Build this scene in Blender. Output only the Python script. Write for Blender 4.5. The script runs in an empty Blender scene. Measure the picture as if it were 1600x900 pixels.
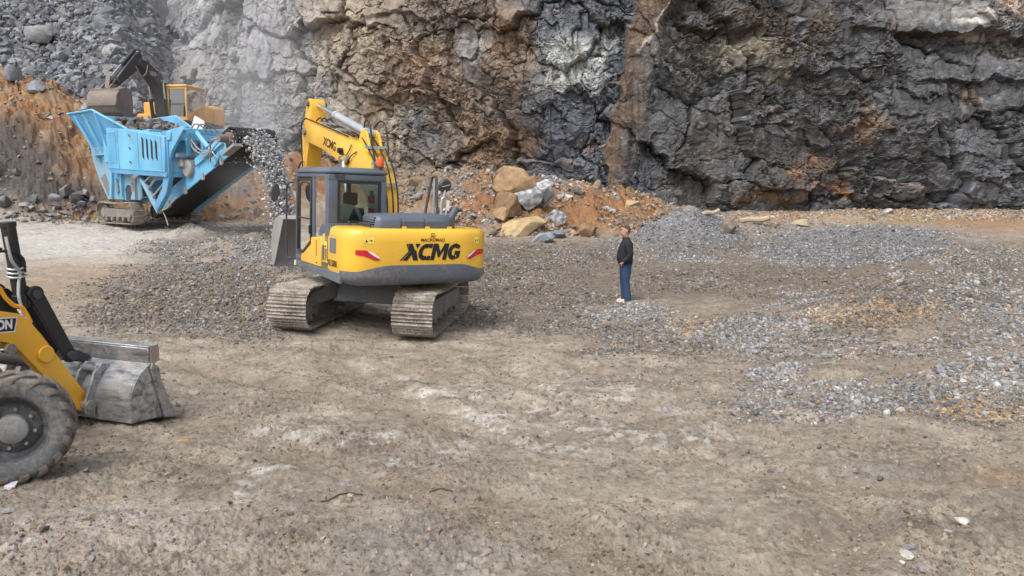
import bpy, bmesh, math, random
import numpy as np
from mathutils import Vector, Matrix, Euler

# ------------------------------------------------------------------ camera, sky, sun, exposure
S = bpy.context.scene
COL = S.collection
FPX, CAMH = 1210.0, 2.45
PITCH = math.atan(150 / FPX)
cd = bpy.data.cameras.new('camera'); cam = bpy.data.objects.new('camera', cd); COL.objects.link(cam)
cd.sensor_width = 36.0; cd.lens = FPX * 36.0 / 1600.0
cd.clip_start = 0.05; cd.clip_end = 800
cam.location = (0, 0, CAMH); cam.rotation_euler = (math.pi / 2 - PITCH, 0, 0)
S.camera = cam
SUN_EL, SUN_AZ = 54.0, 214.0            # azimuth clockwise from +Y: behind the camera, a little to the left
W = bpy.data.worlds.new('World'); S.world = W; W.use_nodes = True
nt = W.node_tree; nt.nodes.clear()
sky = nt.nodes.new('ShaderNodeTexSky'); sky.sky_type = 'NISHITA'; sky.sun_disc = False
sky.sun_elevation = math.radians(SUN_EL); sky.sun_rotation = math.radians(SUN_AZ)
sky.air_density = 1.0; sky.dust_density = 4.0; sky.ozone_density = 1.0
hs = nt.nodes.new('ShaderNodeHueSaturation'); hs.inputs['Saturation'].default_value = 0.42
bg = nt.nodes.new('ShaderNodeBackground'); bg.inputs['Strength'].default_value = 0.15
wo = nt.nodes.new('ShaderNodeOutputWorld')
nt.links.new(sky.outputs[0], hs.inputs['Color']); nt.links.new(hs.outputs[0], bg.inputs['Color']); nt.links.new(bg.outputs[0], wo.inputs['Surface'])
sl = bpy.data.lights.new('sun', 'SUN'); sl.energy = 1.05; sl.angle = math.radians(32); sl.color = (1.0, 0.982, 0.95)
so = bpy.data.objects.new('sun', sl); COL.objects.link(so)
_d = Vector((math.sin(math.radians(SUN_AZ)) * math.cos(math.radians(SUN_EL)), math.cos(math.radians(SUN_AZ)) * math.cos(math.radians(SUN_EL)), math.sin(math.radians(SUN_EL))))
so.rotation_euler = _d.to_track_quat('Z', 'Y').to_euler(); so.location = (0, -20, 40)
S.view_settings.view_transform = 'Standard'
try: S.view_settings.look = 'None'
except Exception: pass
S.view_settings.exposure = 0.62; S.view_settings.gamma = 1.0
S.render.engine = 'CYCLES'
S.cycles.max_bounces = 6; S.cycles.diffuse_bounces = 3; S.cycles.glossy_bounces = 3; S.cycles.transparent_max_bounces = 8
S.cycles.volume_bounces = 1; S.cycles.volume_step_rate = 2.0; S.cycles.volume_max_steps = 128
S.cycles.use_denoising = True
rng = np.random.default_rng(7)
random.seed(7)

# ------------------------------------------------------------------ noise
def _h(ix, iy, seed):
    n = (ix.astype(np.int64) * 374761393 + iy.astype(np.int64) * 668265263 + seed * 1442695041) & 0xffffffff
    n = ((n ^ (n >> 13)) * 1274126177) & 0xffffffff
    n = ((n ^ (n >> 16)) * 2246822519) & 0xffffffff
    n = n ^ (n >> 15)
    return (n & 0xffffff).astype(np.float64) / 0xffffff
def perlin(x, y, seed=0):
    x = np.asarray(x, float); y = np.asarray(y, float)
    ix = np.floor(x); iy = np.floor(y); fx = x - ix; fy = y - iy
    u = fx * fx * fx * (fx * (fx * 6 - 15) + 10); v = fy * fy * fy * (fy * (fy * 6 - 15) + 10)
    def g(dx, dy):
        a = _h(ix + dx, iy + dy, seed) * 2 * math.pi
        return np.cos(a) * (fx - dx) + np.sin(a) * (fy - dy)
    a = g(0, 0); b = g(1, 0); c = g(0, 1); d = g(1, 1)
    return ((a + (b - a) * u) * (1 - v) + (c + (d - c) * u) * v) * 1.5
def fbm(x, y, o=4, seed=0, gain=.5):
    s = 0; a = 1; t = 0
    for i in range(o):
        s = s + a * perlin(x * 2**i + i * 17.3, y * 2**i - i * 9.1, seed + i); t += a; a *= gain
    return s / t * 1.6
def voro(x, y, seed=0):
    """nearest jittered cell: its four random numbers, the offset from its point and how far the cell's border is"""
    x = np.asarray(x, float); y = np.asarray(y, float)
    ix = np.floor(x); iy = np.floor(y)
    b1 = np.full(x.shape, 9.); b2 = b1.copy(); cx = np.zeros_like(x); cy = cx.copy(); ox = cx.copy(); oy = cx.copy()
    for dx in (-1, 0, 1):
        for dy in (-1, 0, 1):
            jx = ix + dx; jy = iy + dy
            px = jx + .1 + .8 * _h(jx, jy, seed); py = jy + .1 + .8 * _h(jx, jy, seed + 1)
            d = (x - px)**2 + (y - py)**2
            m = d < b1
            b2 = np.where(m, b1, np.minimum(b2, d)); b1 = np.where(m, d, b1)
            cx = np.where(m, jx, cx); cy = np.where(m, jy, cy); ox = np.where(m, x - px, ox); oy = np.where(m, y - py, oy)
    return [_h(cx, cy, seed + k) for k in (2, 3, 4, 5)], ox, oy, np.sqrt(b2) - np.sqrt(b1)
def sstep(a, b, x):
    t = np.clip((x - a) / (b - a), 0, 1); return t * t * (3 - 2 * t)
def proj(x, y, z):
    """where a world point stands in the reference photograph (1600x900): used to look up which rock or soil lies there"""
    zz = z - CAMH
    d = np.maximum(y * math.cos(PITCH) - zz * math.sin(PITCH), .2)
    return 800 + FPX * x / d, 450 - FPX * (y * math.sin(PITCH) + zz * math.cos(PITCH)) / d
def mix(c, col, m):
    m = np.asarray(m)[..., None]; return c * (1 - m) + np.asarray(col, float) * m
def blob(u, v, cu, cv, ru, rv, ang=0):
    a = math.radians(ang); du = u - cu; dv = v - cv
    p = (du * math.cos(a) + dv * math.sin(a)) / ru; q = (-du * math.sin(a) + dv * math.cos(a)) / rv
    return np.sqrt(p * p + q * q)

# ------------------------------------------------------------------ objects, labels
def tag(o, label=None, cat=None, group=None, kind=None):
    if label: o['label'] = label
    if cat: o['category'] = cat
    if group: o['group'] = group
    if kind: o['kind'] = kind
    return o
def empty(name, loc, rot=(0, 0, 0)):
    o = bpy.data.objects.new(name, None); COL.objects.link(o); o.location = loc; o.rotation_euler = rot
    o.empty_display_size = .3
    return o
def link_mesh(name, me, mat=None, parent=None, loc=(0, 0, 0), rot=(0, 0, 0)):
    o = bpy.data.objects.new(name, me); COL.objects.link(o)
    if mat is not None: me.materials.append(mat)
    o.parent = parent; o.location = loc; o.rotation_euler = rot
    return o
def np_mesh(name, verts, faces, cols=None, smooth=True):
    """mesh from arrays; faces is an (n,3) or (n,4) array; cols are per-vertex colours"""
    me = bpy.data.meshes.new(name)
    verts = np.asarray(verts, np.float32); faces = np.asarray(faces, np.int32)
    n, k = faces.shape
    me.vertices.add(len(verts)); me.vertices.foreach_set('co', verts.ravel())
    me.loops.add(n * k); me.loops.foreach_set('vertex_index', faces.ravel())
    me.polygons.add(n); me.polygons.foreach_set('loop_start', np.arange(0, n * k, k, dtype=np.int32))
    me.polygons.foreach_set('use_smooth', np.full(n, smooth))
    if cols is not None:
        at = me.color_attributes.new('Col', 'FLOAT_COLOR', 'POINT')
        c4 = np.ones((len(verts), 4), np.float32); c4[:, :3] = cols
        at.data.foreach_set('color', c4.ravel())
    me.update(); me.validate()
    return me
def grid_faces(r, c):
    i = np.arange(r * c).reshape(r, c)
    return np.stack([i[:-1, :-1], i[:-1, 1:], i[1:, 1:], i[1:, :-1]], -1).reshape(-1, 4)

class MB:
    """collects boxes, prisms, tubes and lofts and links them as one mesh object"""
    def __init__(s): s.v = []; s.f = []; s.m = []; s.cur = 0
    def add(s, vs, fs, M=None):
        b = len(s.v)
        for p in vs:
            p = Vector(p); s.v.append(M @ p if M is not None else p)
        s.f += [tuple(b + i for i in f) for f in fs]; s.m += [s.cur] * len(fs); return s
    def box(s, x0, x1, y0, y1, z0, z1, M=None):
        vs = [(x, y, z) for z in (z0, z1) for y in (y0, y1) for x in (x0, x1)]
        return s.add(vs, [(0, 2, 3, 1), (4, 5, 7, 6), (0, 1, 5, 4), (2, 6, 7, 3), (0, 4, 6, 2), (1, 3, 7, 5)], M)
    def prism(s, pts, axis, a0, a1, M=None):
        def P(p, a):
            return {'x': (a, p[0], p[1]), 'y': (p[0], a, p[1]), 'z': (p[0], p[1], a)}[axis]
        n = len(pts); vs = [P(p, a0) for p in pts] + [P(p, a1) for p in pts]
        return s.add(vs, [tuple(range(n)), tuple(range(2 * n - 1, n - 1, -1))] + [(i, (i + 1) % n, n + (i + 1) % n, n + i) for i in range(n)], M)
    def loft(s, rings, cap=True, closed=True, M=None):
        n = len(rings[0]); vs = [p for r in rings for p in r]; fs = []
        for k in range(len(rings) - 1):
            for i in range(n if closed else n - 1):
                j = (i + 1) % n; fs.append((k * n + i, k * n + j, (k + 1) * n + j, (k + 1) * n + i))
        if cap: fs += [tuple(range(n - 1, -1, -1)), tuple(range((len(rings) - 1) * n, len(rings) * n))]
        return s.add(vs, fs, M)
    def cyl(s, p0, p1, r0, r1=None, n=16, M=None):
        p0 = Vector(p0); p1 = Vector(p1); r1 = r0 if r1 is None else r1
        q = (p1 - p0).to_track_quat('Z', 'Y')
        ring = lambda c, r: [c + q @ Vector((r * math.cos(2 * math.pi * i / n), r * math.sin(2 * math.pi * i / n), 0)) for i in range(n)]
        return s.loft([ring(p0, r0), ring(p1, r1)], M=M)
    def tube(s, path, r, n=8, sub=3):
        P = [Vector(p) for p in path]
        if sub > 1 and len(P) > 2:
            Q = []
            for i in range(len(P) - 1):
                a = P[max(i - 1, 0)]; b = P[i]; c = P[i + 1]; d = P[min(i + 2, len(P) - 1)]
                for k in range(sub):
                    t = k / sub
                    Q.append(.5 * ((2 * b) + (c - a) * t + (2 * a - 5 * b + 4 * c - d) * t * t + (3 * b - a - 3 * c + d) * t**3))
            P = Q + [P[-1]]
        rings = []; up = Vector((0.13, 0.21, 0.97))
        for i, p in enumerate(P):
            t = (P[min(i + 1, len(P) - 1)] - P[max(i - 1, 0)]).normalized()
            a = t.cross(up)
            if a.length < .05: a = t.cross(Vector((1, 0, 0)))
            a.normalize(); b = t.cross(a); up = -b if False else up
            rings.append([p + a * r * math.cos(2 * math.pi * k / n) + b * r * math.sin(2 * math.pi * k / n) for k in range(n)])
        return s.loft(rings)
    def lathe(s, prof, c, axis, n=40, cap=True):
        """prof: (distance along the axis, radius)"""
        q = Vector(axis).to_track_quat('Z', 'Y'); c = Vector(c)
        rings = [[c + q @ Vector((r * math.cos(2 * math.pi * i / n), r * math.sin(2 * math.pi * i / n), a)) for i in range(n)] for a, r in prof]
        return s.loft(rings, cap)
    def build(s, name, mat, parent=None, bevel=0.0, seg=1, angle=38, loc=(0, 0, 0), rot=(0, 0, 0), smooth=True):
        me = bpy.data.meshes.new(name); bm = bmesh.new()
        vs = [bm.verts.new(v) for v in s.v]
        for f, k in zip(s.f, s.m):
            try: bm.faces.new([vs[i] for i in f]).material_index = k
            except ValueError: pass
        bmesh.ops.recalc_face_normals(bm, faces=bm.faces[:])
        if bevel > 0:
            bm.normal_update()
            es = [e for e in bm.edges if len(e.link_faces) == 2 and e.calc_face_angle(0) > math.radians(30)]
            bmesh.ops.bevel(bm, geom=es, offset=bevel, offset_type='OFFSET', segments=seg, profile=.6, affect='EDGES', clamp_overlap=True)
        bm.to_mesh(me); bm.free()
        if smooth:
            me.shade_smooth(); me.set_sharp_from_angle(angle=math.radians(angle))
        return link_mesh(name, me, mat, parent, loc, rot)

def each(name, mat, parent, mbs, **k):
    return [b.build(name, mat, parent, **k) for b in mbs]
def text_polys(body, size=1.0, shear=0.0, offset=0.0, spacing=1.0):
    """flat outline of a word as (verts, faces), centred, in the x-y plane"""
    cu = bpy.data.curves.new('t', 'FONT'); cu.body = body; cu.size = size; cu.shear = shear; cu.offset = offset
    cu.align_x = 'CENTER'; cu.align_y = 'CENTER'; cu.space_character = spacing; cu.resolution_u = 4
    o = bpy.data.objects.new('t', cu); COL.objects.link(o)
    dg = bpy.context.evaluated_depsgraph_get()
    me = bpy.data.meshes.new_from_object(o.evaluated_get(dg))
    v = [tuple(p.co) for p in me.vertices]; f = [tuple(p.vertices) for p in me.polygons]
    bpy.data.objects.remove(o); bpy.data.curves.remove(cu); bpy.data.meshes.remove(me)
    return v, f
def flat_mesh(name, vs, fs, mat, parent, loc=(0, 0, 0), rot=(0, 0, 0)):
    me = bpy.data.meshes.new(name); me.from_pydata([tuple(v) for v in vs], [], fs); me.update()
    return link_mesh(name, me, mat, parent, loc, rot)

# ------------------------------------------------------------------ materials
def _nt(name):
    m = bpy.data.materials.new(name); m.use_nodes = True
    t = m.node_tree; b = t.nodes['Principled BSDF']
    return m, t, b
def N(t, typ, **kw):
    n = t.nodes.new(typ)
    for k, v in kw.items(): setattr(n, k, v)
    return n
def noise(t, co, scale, detail=6, rough=.6):
    n = N(t, 'ShaderNodeTexNoise'); n.inputs['Scale'].default_value = scale; n.inputs['Detail'].default_value = detail
    n.inputs['Roughness'].default_value = rough; t.links.new(co, n.inputs['Vector']); return n.outputs['Fac']
def ramp(t, fac, a, b, ca=(0, 0, 0, 1), cb=(1, 1, 1, 1)):
    r = N(t, 'ShaderNodeValToRGB'); e = r.color_ramp.elements
    e[0].position = a; e[1].position = b; e[0].color = ca; e[1].color = cb
    t.links.new(fac, r.inputs[0]); return r.outputs['Color']
def mixc(t, fac, a, b, blend='MIX'):
    m = N(t, 'ShaderNodeMix', data_type='RGBA', blend_type=blend)
    for s, v in ((m.inputs[0], fac), (m.inputs[6], a), (m.inputs[7], b)):
        if hasattr(v, 'is_output'): t.links.new(v, s)
        elif isinstance(v, (int, float)): s.default_value = v
        else: s.default_value = (*v[:3], 1)
    return m.outputs[2]
def bump(t, b, h, strength, dist):
    n = N(t, 'ShaderNodeBump'); n.inputs['Strength'].default_value = strength; n.inputs['Distance'].default_value = dist
    t.links.new(h, n.inputs['Height']); t.links.new(n.outputs[0], b.inputs['Normal'])
def paint(name, col, rough=.42, dirt=.3, dcol=(.26, .21, .16), scale=5.0, metal=0.0, coat=0.0, var=.12, bumpy=0.0):
    """painted or bare metal: slightly mottled, with dust and mud lying on it in patches"""
    m, t, b = _nt(name); co = N(t, 'ShaderNodeTexCoord').outputs['Object']
    n1 = noise(t, co, scale, 8, .65); n2 = noise(t, co, scale * 6, 6, .7); n3 = noise(t, co, scale * .35, 4, .5)
    c = mixc(t, ramp(t, n3, .35, .68), [x * (1 - var) for x in col], [min(1, x * (1 + var)) for x in col])
    if dirt > 0:
        mm = N(t, 'ShaderNodeMath', operation='MULTIPLY'); t.links.new(n1, mm.inputs[0]); t.links.new(n2, mm.inputs[1])
        lo = .40 - dirt * .28
        f = ramp(t, mm.outputs[0], lo, lo + .16)
        k = N(t, 'ShaderNodeMath', operation='MULTIPLY'); t.links.new(f, k.inputs[0]); k.inputs[1].default_value = min(1, .35 + dirt * .65)
        c = mixc(t, k.outputs[0], c, dcol)
        r = N(t, 'ShaderNodeMapRange'); t.links.new(k.outputs[0], r.inputs[0]); r.inputs[3].default_value = rough; r.inputs[4].default_value = .9
        t.links.new(r.outputs[0], b.inputs['Roughness'])
        if metal > 0:
            r2 = N(t, 'ShaderNodeMapRange'); t.links.new(k.outputs[0], r2.inputs[0]); r2.inputs[3].default_value = metal; r2.inputs[4].default_value = 0
            t.links.new(r2.outputs[0], b.inputs['Metallic'])
    else:
        b.inputs['Roughness'].default_value = rough; b.inputs['Metallic'].default_value = metal
    t.links.new(c, b.inputs['Base Color'])
    if coat: b.inputs['Coat Weight'].default_value = coat; b.inputs['Coat Roughness'].default_value = .15
    if bumpy: bump(t, b, n1, .4, bumpy)
    return m
def plain(name, col, rough=.6, metal=0.0):
    return paint(name, col, rough, 0, metal=metal, var=.08)
def stone_mat(name, bscale=14.0, bd=.02, mott=.35, scale=5.0):
    """rock and soil: colour of each piece comes with its mesh, grain and mottling from noise"""
    m, t, b = _nt(name)
    at = N(t, 'ShaderNodeAttribute'); at.attribute_name = 'Col'
    co = N(t, 'ShaderNodeNewGeometry').outputs['Position']
    n1 = noise(t, co, scale, 8, .7); n2 = noise(t, co, bscale, 8, .75)
    lo = [1 - mott] * 3; hi = [1 + mott] * 3
    c = mixc(t, 1.0, at.outputs['Color'], mixc(t, ramp(t, n1, .3, .7), lo, hi), 'MULTIPLY')
    c = mixc(t, 1.0, c, mixc(t, ramp(t, n2, .3, .7), [1 - mott * .7] * 3, [1 + mott * .7] * 3), 'MULTIPLY')
    t.links.new(c, b.inputs['Base Color']); b.inputs['Roughness'].default_value = .92
    b.inputs['Specular IOR Level'].default_value = .25
    bump(t, b, n2, .9, bd)
    return m
M = {}
M['ground'] = stone_mat('ground_soil', 34.0, .035, .30, 9.0)
M['cliff'] = stone_mat('cliff_rock', 7.0, .035, .25, 2.2)
def damp(m):
    t = m.node_tree; b = t.nodes['Principled BSDF']; co = N(t, 'ShaderNodeNewGeometry').outputs['Position']
    mp = N(t, 'ShaderNodeMapping'); mp.inputs['Scale'].default_value = (1, 1, .35); t.links.new(co, mp.inputs[0])
    r = N(t, 'ShaderNodeMapRange'); t.links.new(noise(t, mp.outputs[0], .7, 5, .6), r.inputs[0])
    r.inputs[1].default_value = .38; r.inputs[2].default_value = .62; r.inputs[3].default_value = .40; r.inputs[4].default_value = .92
    t.links.new(r.outputs[0], b.inputs['Roughness']); b.inputs['Specular IOR Level'].default_value = .45
damp(M['cliff'])
M['rock'] = stone_mat('loose_rock', 18.0, .03, .25, 5.0)
M['gravel'] = stone_mat('gravel_stone', 30.0, .01, .15, 9.0)
M['yellow'] = paint('yellow_paint', (.80, .465, .045), .36, .34, (.47, .35, .19), 2.6, coat=.2)
M['loader_yellow'] = paint('loader_yellow_paint', (.82, .42, .03), .38, .22, (.45, .32, .16), 3.0, coat=.2)
M['orange'] = paint('orange_paint', (.74, .385, .075), .45, .35, (.36, .27, .18), 2.5)
M['slate'] = paint('slate_paint', (.105, .125, .16), .42, .3, (.22, .20, .18), 3.0)
M['slate_mud'] = paint('scraped_slate_paint', (.115, .135, .165), .45, .55, (.34, .26, .18), 2.4)
M['blue'] = paint('light_blue_paint', (.145, .45, .69), .5, .5, (.33, .36, .37), 1.8, var=.2)
M['blue_dark'] = paint('blue_paint', (.10, .33, .58), .5, .55, (.25, .28, .29), 2.0, var=.2)
M['blue_dusty'] = paint('dusty_blue_steel', (.20, .37, .48), .6, .6, (.27, .27, .26), 1.6)
M['track'] = paint('muddy_track_steel', (.17, .142, .118), .6, .74, (.48, .43, .37), 5.0, bumpy=.01)
M['track_side'] = paint('muddy_frame_steel', (.17, .155, .14), .7, .7, (.33, .29, .25), 4.0, bumpy=.01)
M['under'] = paint('undercarriage_steel', (.12, .125, .13), .6, .5, (.25, .215, .18), 3.0)
M['steel_plain'] = paint('worn_bucket_steel', (.30, .305, .32), .34, .35, (.40, .37, .33), 2.6, metal=.75, var=.4)
M['steel_dusty'] = paint('dusty_steel', (.33, .32, .31), .6, .6, (.38, .36, .33), 3.0, metal=.2)
def worn_steel():
    m, t, b = _nt('worn_bucket_steel'); co = N(t, 'ShaderNodeTexCoord').outputs['Object']
    mp = N(t, 'ShaderNodeMapping'); mp.inputs['Scale'].default_value = (1.2, 5.0, 5.0); t.links.new(co, mp.inputs[0])
    n1 = noise(t, mp.outputs[0], 2.6, 9, .72); n2 = noise(t, co, 9.0, 8, .75); n3 = noise(t, co, 1.4, 4, .5)
    c = mixc(t, ramp(t, n1, .36, .64), (.13, .135, .145), (.58, .59, .60)); c = mixc(t, ramp(t, n3, .48, .64), c, (.30, .31, .325))
    f = ramp(t, n2, .50, .66); c = mixc(t, f, c, (.36, .32, .27)); t.links.new(c, b.inputs['Base Color'])
    r = N(t, 'ShaderNodeMapRange'); t.links.new(n1, r.inputs[0]); r.inputs[1].default_value = .3; r.inputs[2].default_value = .7; r.inputs[3].default_value = .62; r.inputs[4].default_value = .34; t.links.new(r.outputs[0], b.inputs['Roughness'])
    k = N(t, 'ShaderNodeMapRange'); t.links.new(f, k.inputs[0]); k.inputs[3].default_value = .7; k.inputs[4].default_value = 0; t.links.new(k.outputs[0], b.inputs['Metallic'])
    bump(t, b, n2, .5, .004); return m
M['steel'] = worn_steel()
M['rust'] = paint('rusty_bucket_steel', (.20, .165, .14), .7, .55, (.30, .26, .22), 3.5)
M['black'] = paint('black_paint', (.022, .022, .024), .45, .25, (.12, .105, .09), 4.0)
M['dark'] = paint('dark_machine_paint', (.05, .052, .058), .5, .35, (.16, .15, .14), 3.0)
M['rubber'] = paint('hose_rubber', (.018, .018, .019), .55, .1)
M['belt'] = paint('conveyor_rubber', (.022, .021, .021), .75, .35, (.07, .066, .062), 2.0)
M['tyre'] = paint('tyre_sidewall_rubber', (.085, .087, .09), .8, .65, (.24, .235, .225), 3.0, bumpy=.004)
M['tread'] = paint('muddy_tread_rubber', (.12, .105, .09), .85, .75, (.25, .205, .165), 6.0, bumpy=.012)
M['rim'] = paint('dusty_rim_paint', (.06, .063, .068), .6, .6, (.24, .24, .24), 4.0)
M['hub'] = paint('dusty_hub_paint', (.27, .265, .26), .75, .62, (.09, .088, .085), 22.0, bumpy=.006)
M['chrome'] = plain('chrome_rod', (.75, .77, .78), .14, 1.0)
M['silver'] = paint('silver_cylinder_paint', (.50, .53, .56), .35, .25, (.35, .33, .30), 4.0, metal=.4)
M['white'] = plain('white_paint', (.78, .78, .77), .5)
M['red'] = plain('red_lens', (.55, .02, .035), .25)
M['beacon'] = plain('orange_lens', (.80, .12, .03), .25)
M['decal'] = plain('black_decal', (.012, .012, .013), .5)
M['decal_brown'] = plain('dark_brown_decal', (.07, .028, .012), .5)
M['decal_yellow'] = plain('pale_yellow_decal', (.85, .70, .14), .5)
M['grille'] = plain('grey_grille', (.17, .17, .18), .6)
M['cloth_white'] = plain('white_cloth', (.70, .74, .74), .9)
M['seat'] = plain('black_seat_cloth', (.03, .032, .035), .9)
def glass(name, tint, alpha=.72):
    m, t, b = _nt(name); out = t.nodes['Material Output']; t.nodes.remove(b)
    tr = N(t, 'ShaderNodeBsdfTransparent'); tr.inputs[0].default_value = (*tint, 1)
    gl = N(t, 'ShaderNodeBsdfGlossy'); gl.inputs['Roughness'].default_value = .03
    fr = N(t, 'ShaderNodeFresnel'); fr.inputs['IOR'].default_value = 1.7
    mx = N(t, 'ShaderNodeMixShader'); t.links.new(fr.outputs[0], mx.inputs[0]); t.links.new(tr.outputs[0], mx.inputs[1]); t.links.new(gl.outputs[0], mx.inputs[2])
    t.links.new(mx.outputs[0], out.inputs['Surface']); return m
M['twig'] = plain('dry_twig', (.085, .06, .042), .9)
M['glass'] = glass('tinted_cab_glass', (.50, .60, .57))
M['glass_clear'] = glass('clear_cab_glass', (.72, .80, .78))
M['mirror'] = plain('mirror_glass', (.55, .57, .60), .05, 1.0)

# ------------------------------------------------------------------ the lie of the land
def prof(Y):
    X_, Z_ = [-80, 15, 19, 24, 30, 36, 42, 60, 200], [0, 0, .12, .52, 1.15, 1.45, 1.6, 1.8, 2]
    return sum(np.interp(Y + d, X_, Z_) for d in (-2, -1, 0, 1, 2)) / 5
TOE_X = [-60, -24, -20, -17, -12, -8, -4, -1, 3, 5, 7, 10, 14, 20, 60]
TOE_Y = [31, 30.8, 31.6, 33.5, 34.5, 34, 31, 28.2, 27.6, 29, 32, 36, 38, 39, 39]
CR_X = [-60, -26, -22, -18.5, -16.5, -14, -10, -6, 0, 4, 6, 10, 60]
CR_Z = [10, 8.7, 7.1, 5.7, 4.5, 4.2, 3.9, 3.4, 3.0, 2.6, 2.1, 1.8, 1.7]
def cone(x, y, cx, cy, rx, ry, h, ang=0):
    d = blob(x, y, cx, cy, rx, ry, ang)
    d = d * (1 + .18 * fbm(x * .5 + cx, y * .5, 2, 3))
    return h * np.clip(1 - d, 0, 1)**1.15 * sstep(1.0, .8, d)
def land(x, y):
    """large shapes only"""
    z = prof(y)
    z = z + .12 * sstep(-1.6, -4.2, x) * sstep(9.2, 12, y) * sstep(26, 18, y)
    toe = np.interp(x, TOE_X, TOE_Y) + .8 * perlin(x * .35, y * 0 + 3.3, 5)
    cr = np.interp(x, CR_X, CR_Z) + .35 * perlin(x * .4, y * .25, 8)
    wd = np.interp(x, [-30, -19, -16.5, -10, -5, 0, 60], [9.5, 8.5, 3.3, 3.3, 4.5, 5.5, 4])
    t = np.clip((y - toe) / wd, 0, 1)
    z = z + np.maximum(cr - prof(y), 0) * (t * .65 + .35 * t * t * (3 - 2 * t))
    xb = np.interp(y, [38, 40, 44, 52, 62], [-16.6, -17.9, -21.4, -26, -32]) + .9 * perlin(y * .3, x * 0, 21)
    zs = 4.6 + .82 * (y - 38.6) - 1.6 * np.maximum(0, x - xb)
    zs = zs + .5 * fbm(x * .25, y * .25, 3, 31)
    z = np.where(x < -8, np.maximum(z, zs), z)
    # gravel heaps tipped about the floor
    z = z + 1.38 * np.clip(1 - blob(x, y, 5.85, 25.7, 2.25, 2.2) * (1 + .08 * fbm(x, y, 2, 3)), 0, 1) + cone(x, y, 11.4, 27.0, 5.0, 1.8, .85, -4) + cone(x, y, 7.6, 26.6, 2.2, 1.6, .4)
    z = z + cone(x, y, 11.6, 20.6, 3.6, 2.0, .75, 10) + cone(x, y, 15.5, 23, 4, 2.2, .7)
    z = z + cone(x, y, -8.6, 23.6, 2.6, 1.7, .50) + cone(x, y, -8.7, 26.3, 1.3, 1.2, .35) + cone(x, y, -6.3, 20.5, 1.9, 1.5, .55) + cone(x, y, -7.0, 16.6, 2.8, 2.0, .30, 20)
    z = z + cone(x, y, -11.4, 27.6, 1.3, .8, .5)
    z = z + cone(x, y, 3.6, 14.6, 2.6, .9, .30, -8) + cone(x, y, 6.6, 14.0, 2.6, 1.0, .32, 12) + cone(x, y, 8.8, 16.6, 3.2, 1.2, .45, 18) + cone(x, y, 8.5, 11.2, 3.0, .9, .25, 8)
    return z
def scree_foot(x):
    return np.interp(x, [-30, -26, -22, -18.5, -16], [44.2, 43.2, 41.2, 39.6, 39]) + .5 * perlin(x * .7, x * 0, 23)
def gravel_mask(u, v):
    """0..1: how thickly stones lie, and how grey they are"""
    g = np.zeros_like(u); gr = np.zeros_like(u); w = np.zeros_like(u) + 1e-6
    for cu, cv, ru, rv, a, s, grey in GRAVEL:
        m = s * sstep(1.45, .35, blob(u, v, cu, cv, ru, rv, a))
        g = np.maximum(g, m); gr += m * grey; w += m
    return g, np.clip(gr / w, 0, 1)
def heap_mask(u, v):
    return np.maximum(sstep(1.2, .85, blob(u, v, 1075, 366, 80, 42)), sstep(1.15, .7, blob(u, v, 1335, 383, 165, 32, -2)))
GRAVEL = [(320, 388, 100, 24, -4, 1, .75), (405, 398, 45, 22, 0, 1, 1), (300, 455, 170, 52, -8, 1, .45), (180, 488, 70, 26, -5, .7, .35), (395, 470, 70, 54, 0, 1, .4), (330, 500, 120, 26, -4, .9, .4),
          (420, 360, 60, 22, 0, .7, .6), (470, 395, 40, 40, 0, .8, .6),
          (1075, 368, 82, 40, 0, 1, 1), (1010, 385, 90, 16, 0, .9, .9), (1320, 383, 190, 36, -2, 1, .95), (1500, 400, 140, 26, 6, .9, .6), (1230, 365, 90, 18, 0, .9, .9),
          (1490, 432, 120, 26, 3, 1, .7), (1400, 475, 170, 42, -6, .95, .4), (1560, 500, 90, 40, -8, .9, .7), (1240, 468, 60, 10, -6, .9, .95), (1225, 505, 95, 12, -14, 1, .95),
          (960, 492, 85, 16, 4, 1, .9), (1000, 528, 130, 26, 5, .9, .45), (1180, 530, 120, 22, 8, 1, .85), (1330, 540, 110, 14, -3, .9, .5), (1000, 492, 75, 14, 2, 1, .95),
          (1225, 590, 70, 14, 4, 1, 1), (1330, 618, 210, 26, -3, 1, .7), (1520, 590, 140, 36, -10, 1, .8), (1530, 635, 120, 24, -4, 1, .45), (1260, 540, 190, 26, 0, .95, .55), (1450, 535, 150, 22, -6, .85, .5), (1120, 505, 120, 16, -4, .9, .6), (1540, 455, 90, 40, 0, 1, .75), (1440, 600, 90, 22, 0, .8, .7),
          (800, 425, 110, 45, 0, .85, .3), (760, 480, 60, 30, 0, .8, .3), (900, 470, 80, 24, 0, .7, .35), (1120, 440, 170, 26, 0, .75, .35), (1300, 430, 120, 18, 0, .7, .2), (860, 515, 60, 14, 0, .6, .4),
          (700, 400, 90, 20, 0, .6, .4), (1020, 595, 120, 14, 2, .35, .7), (60, 322, 150, 18, 3, .5, .6), (250, 345, 120, 14, 0, .6, .7), (900, 400, 160, 18, 0, .8, .45), (430, 830, 60, 14, -20, .25, .9), (720, 810, 140, 30, 0, .12, .6)]
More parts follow.
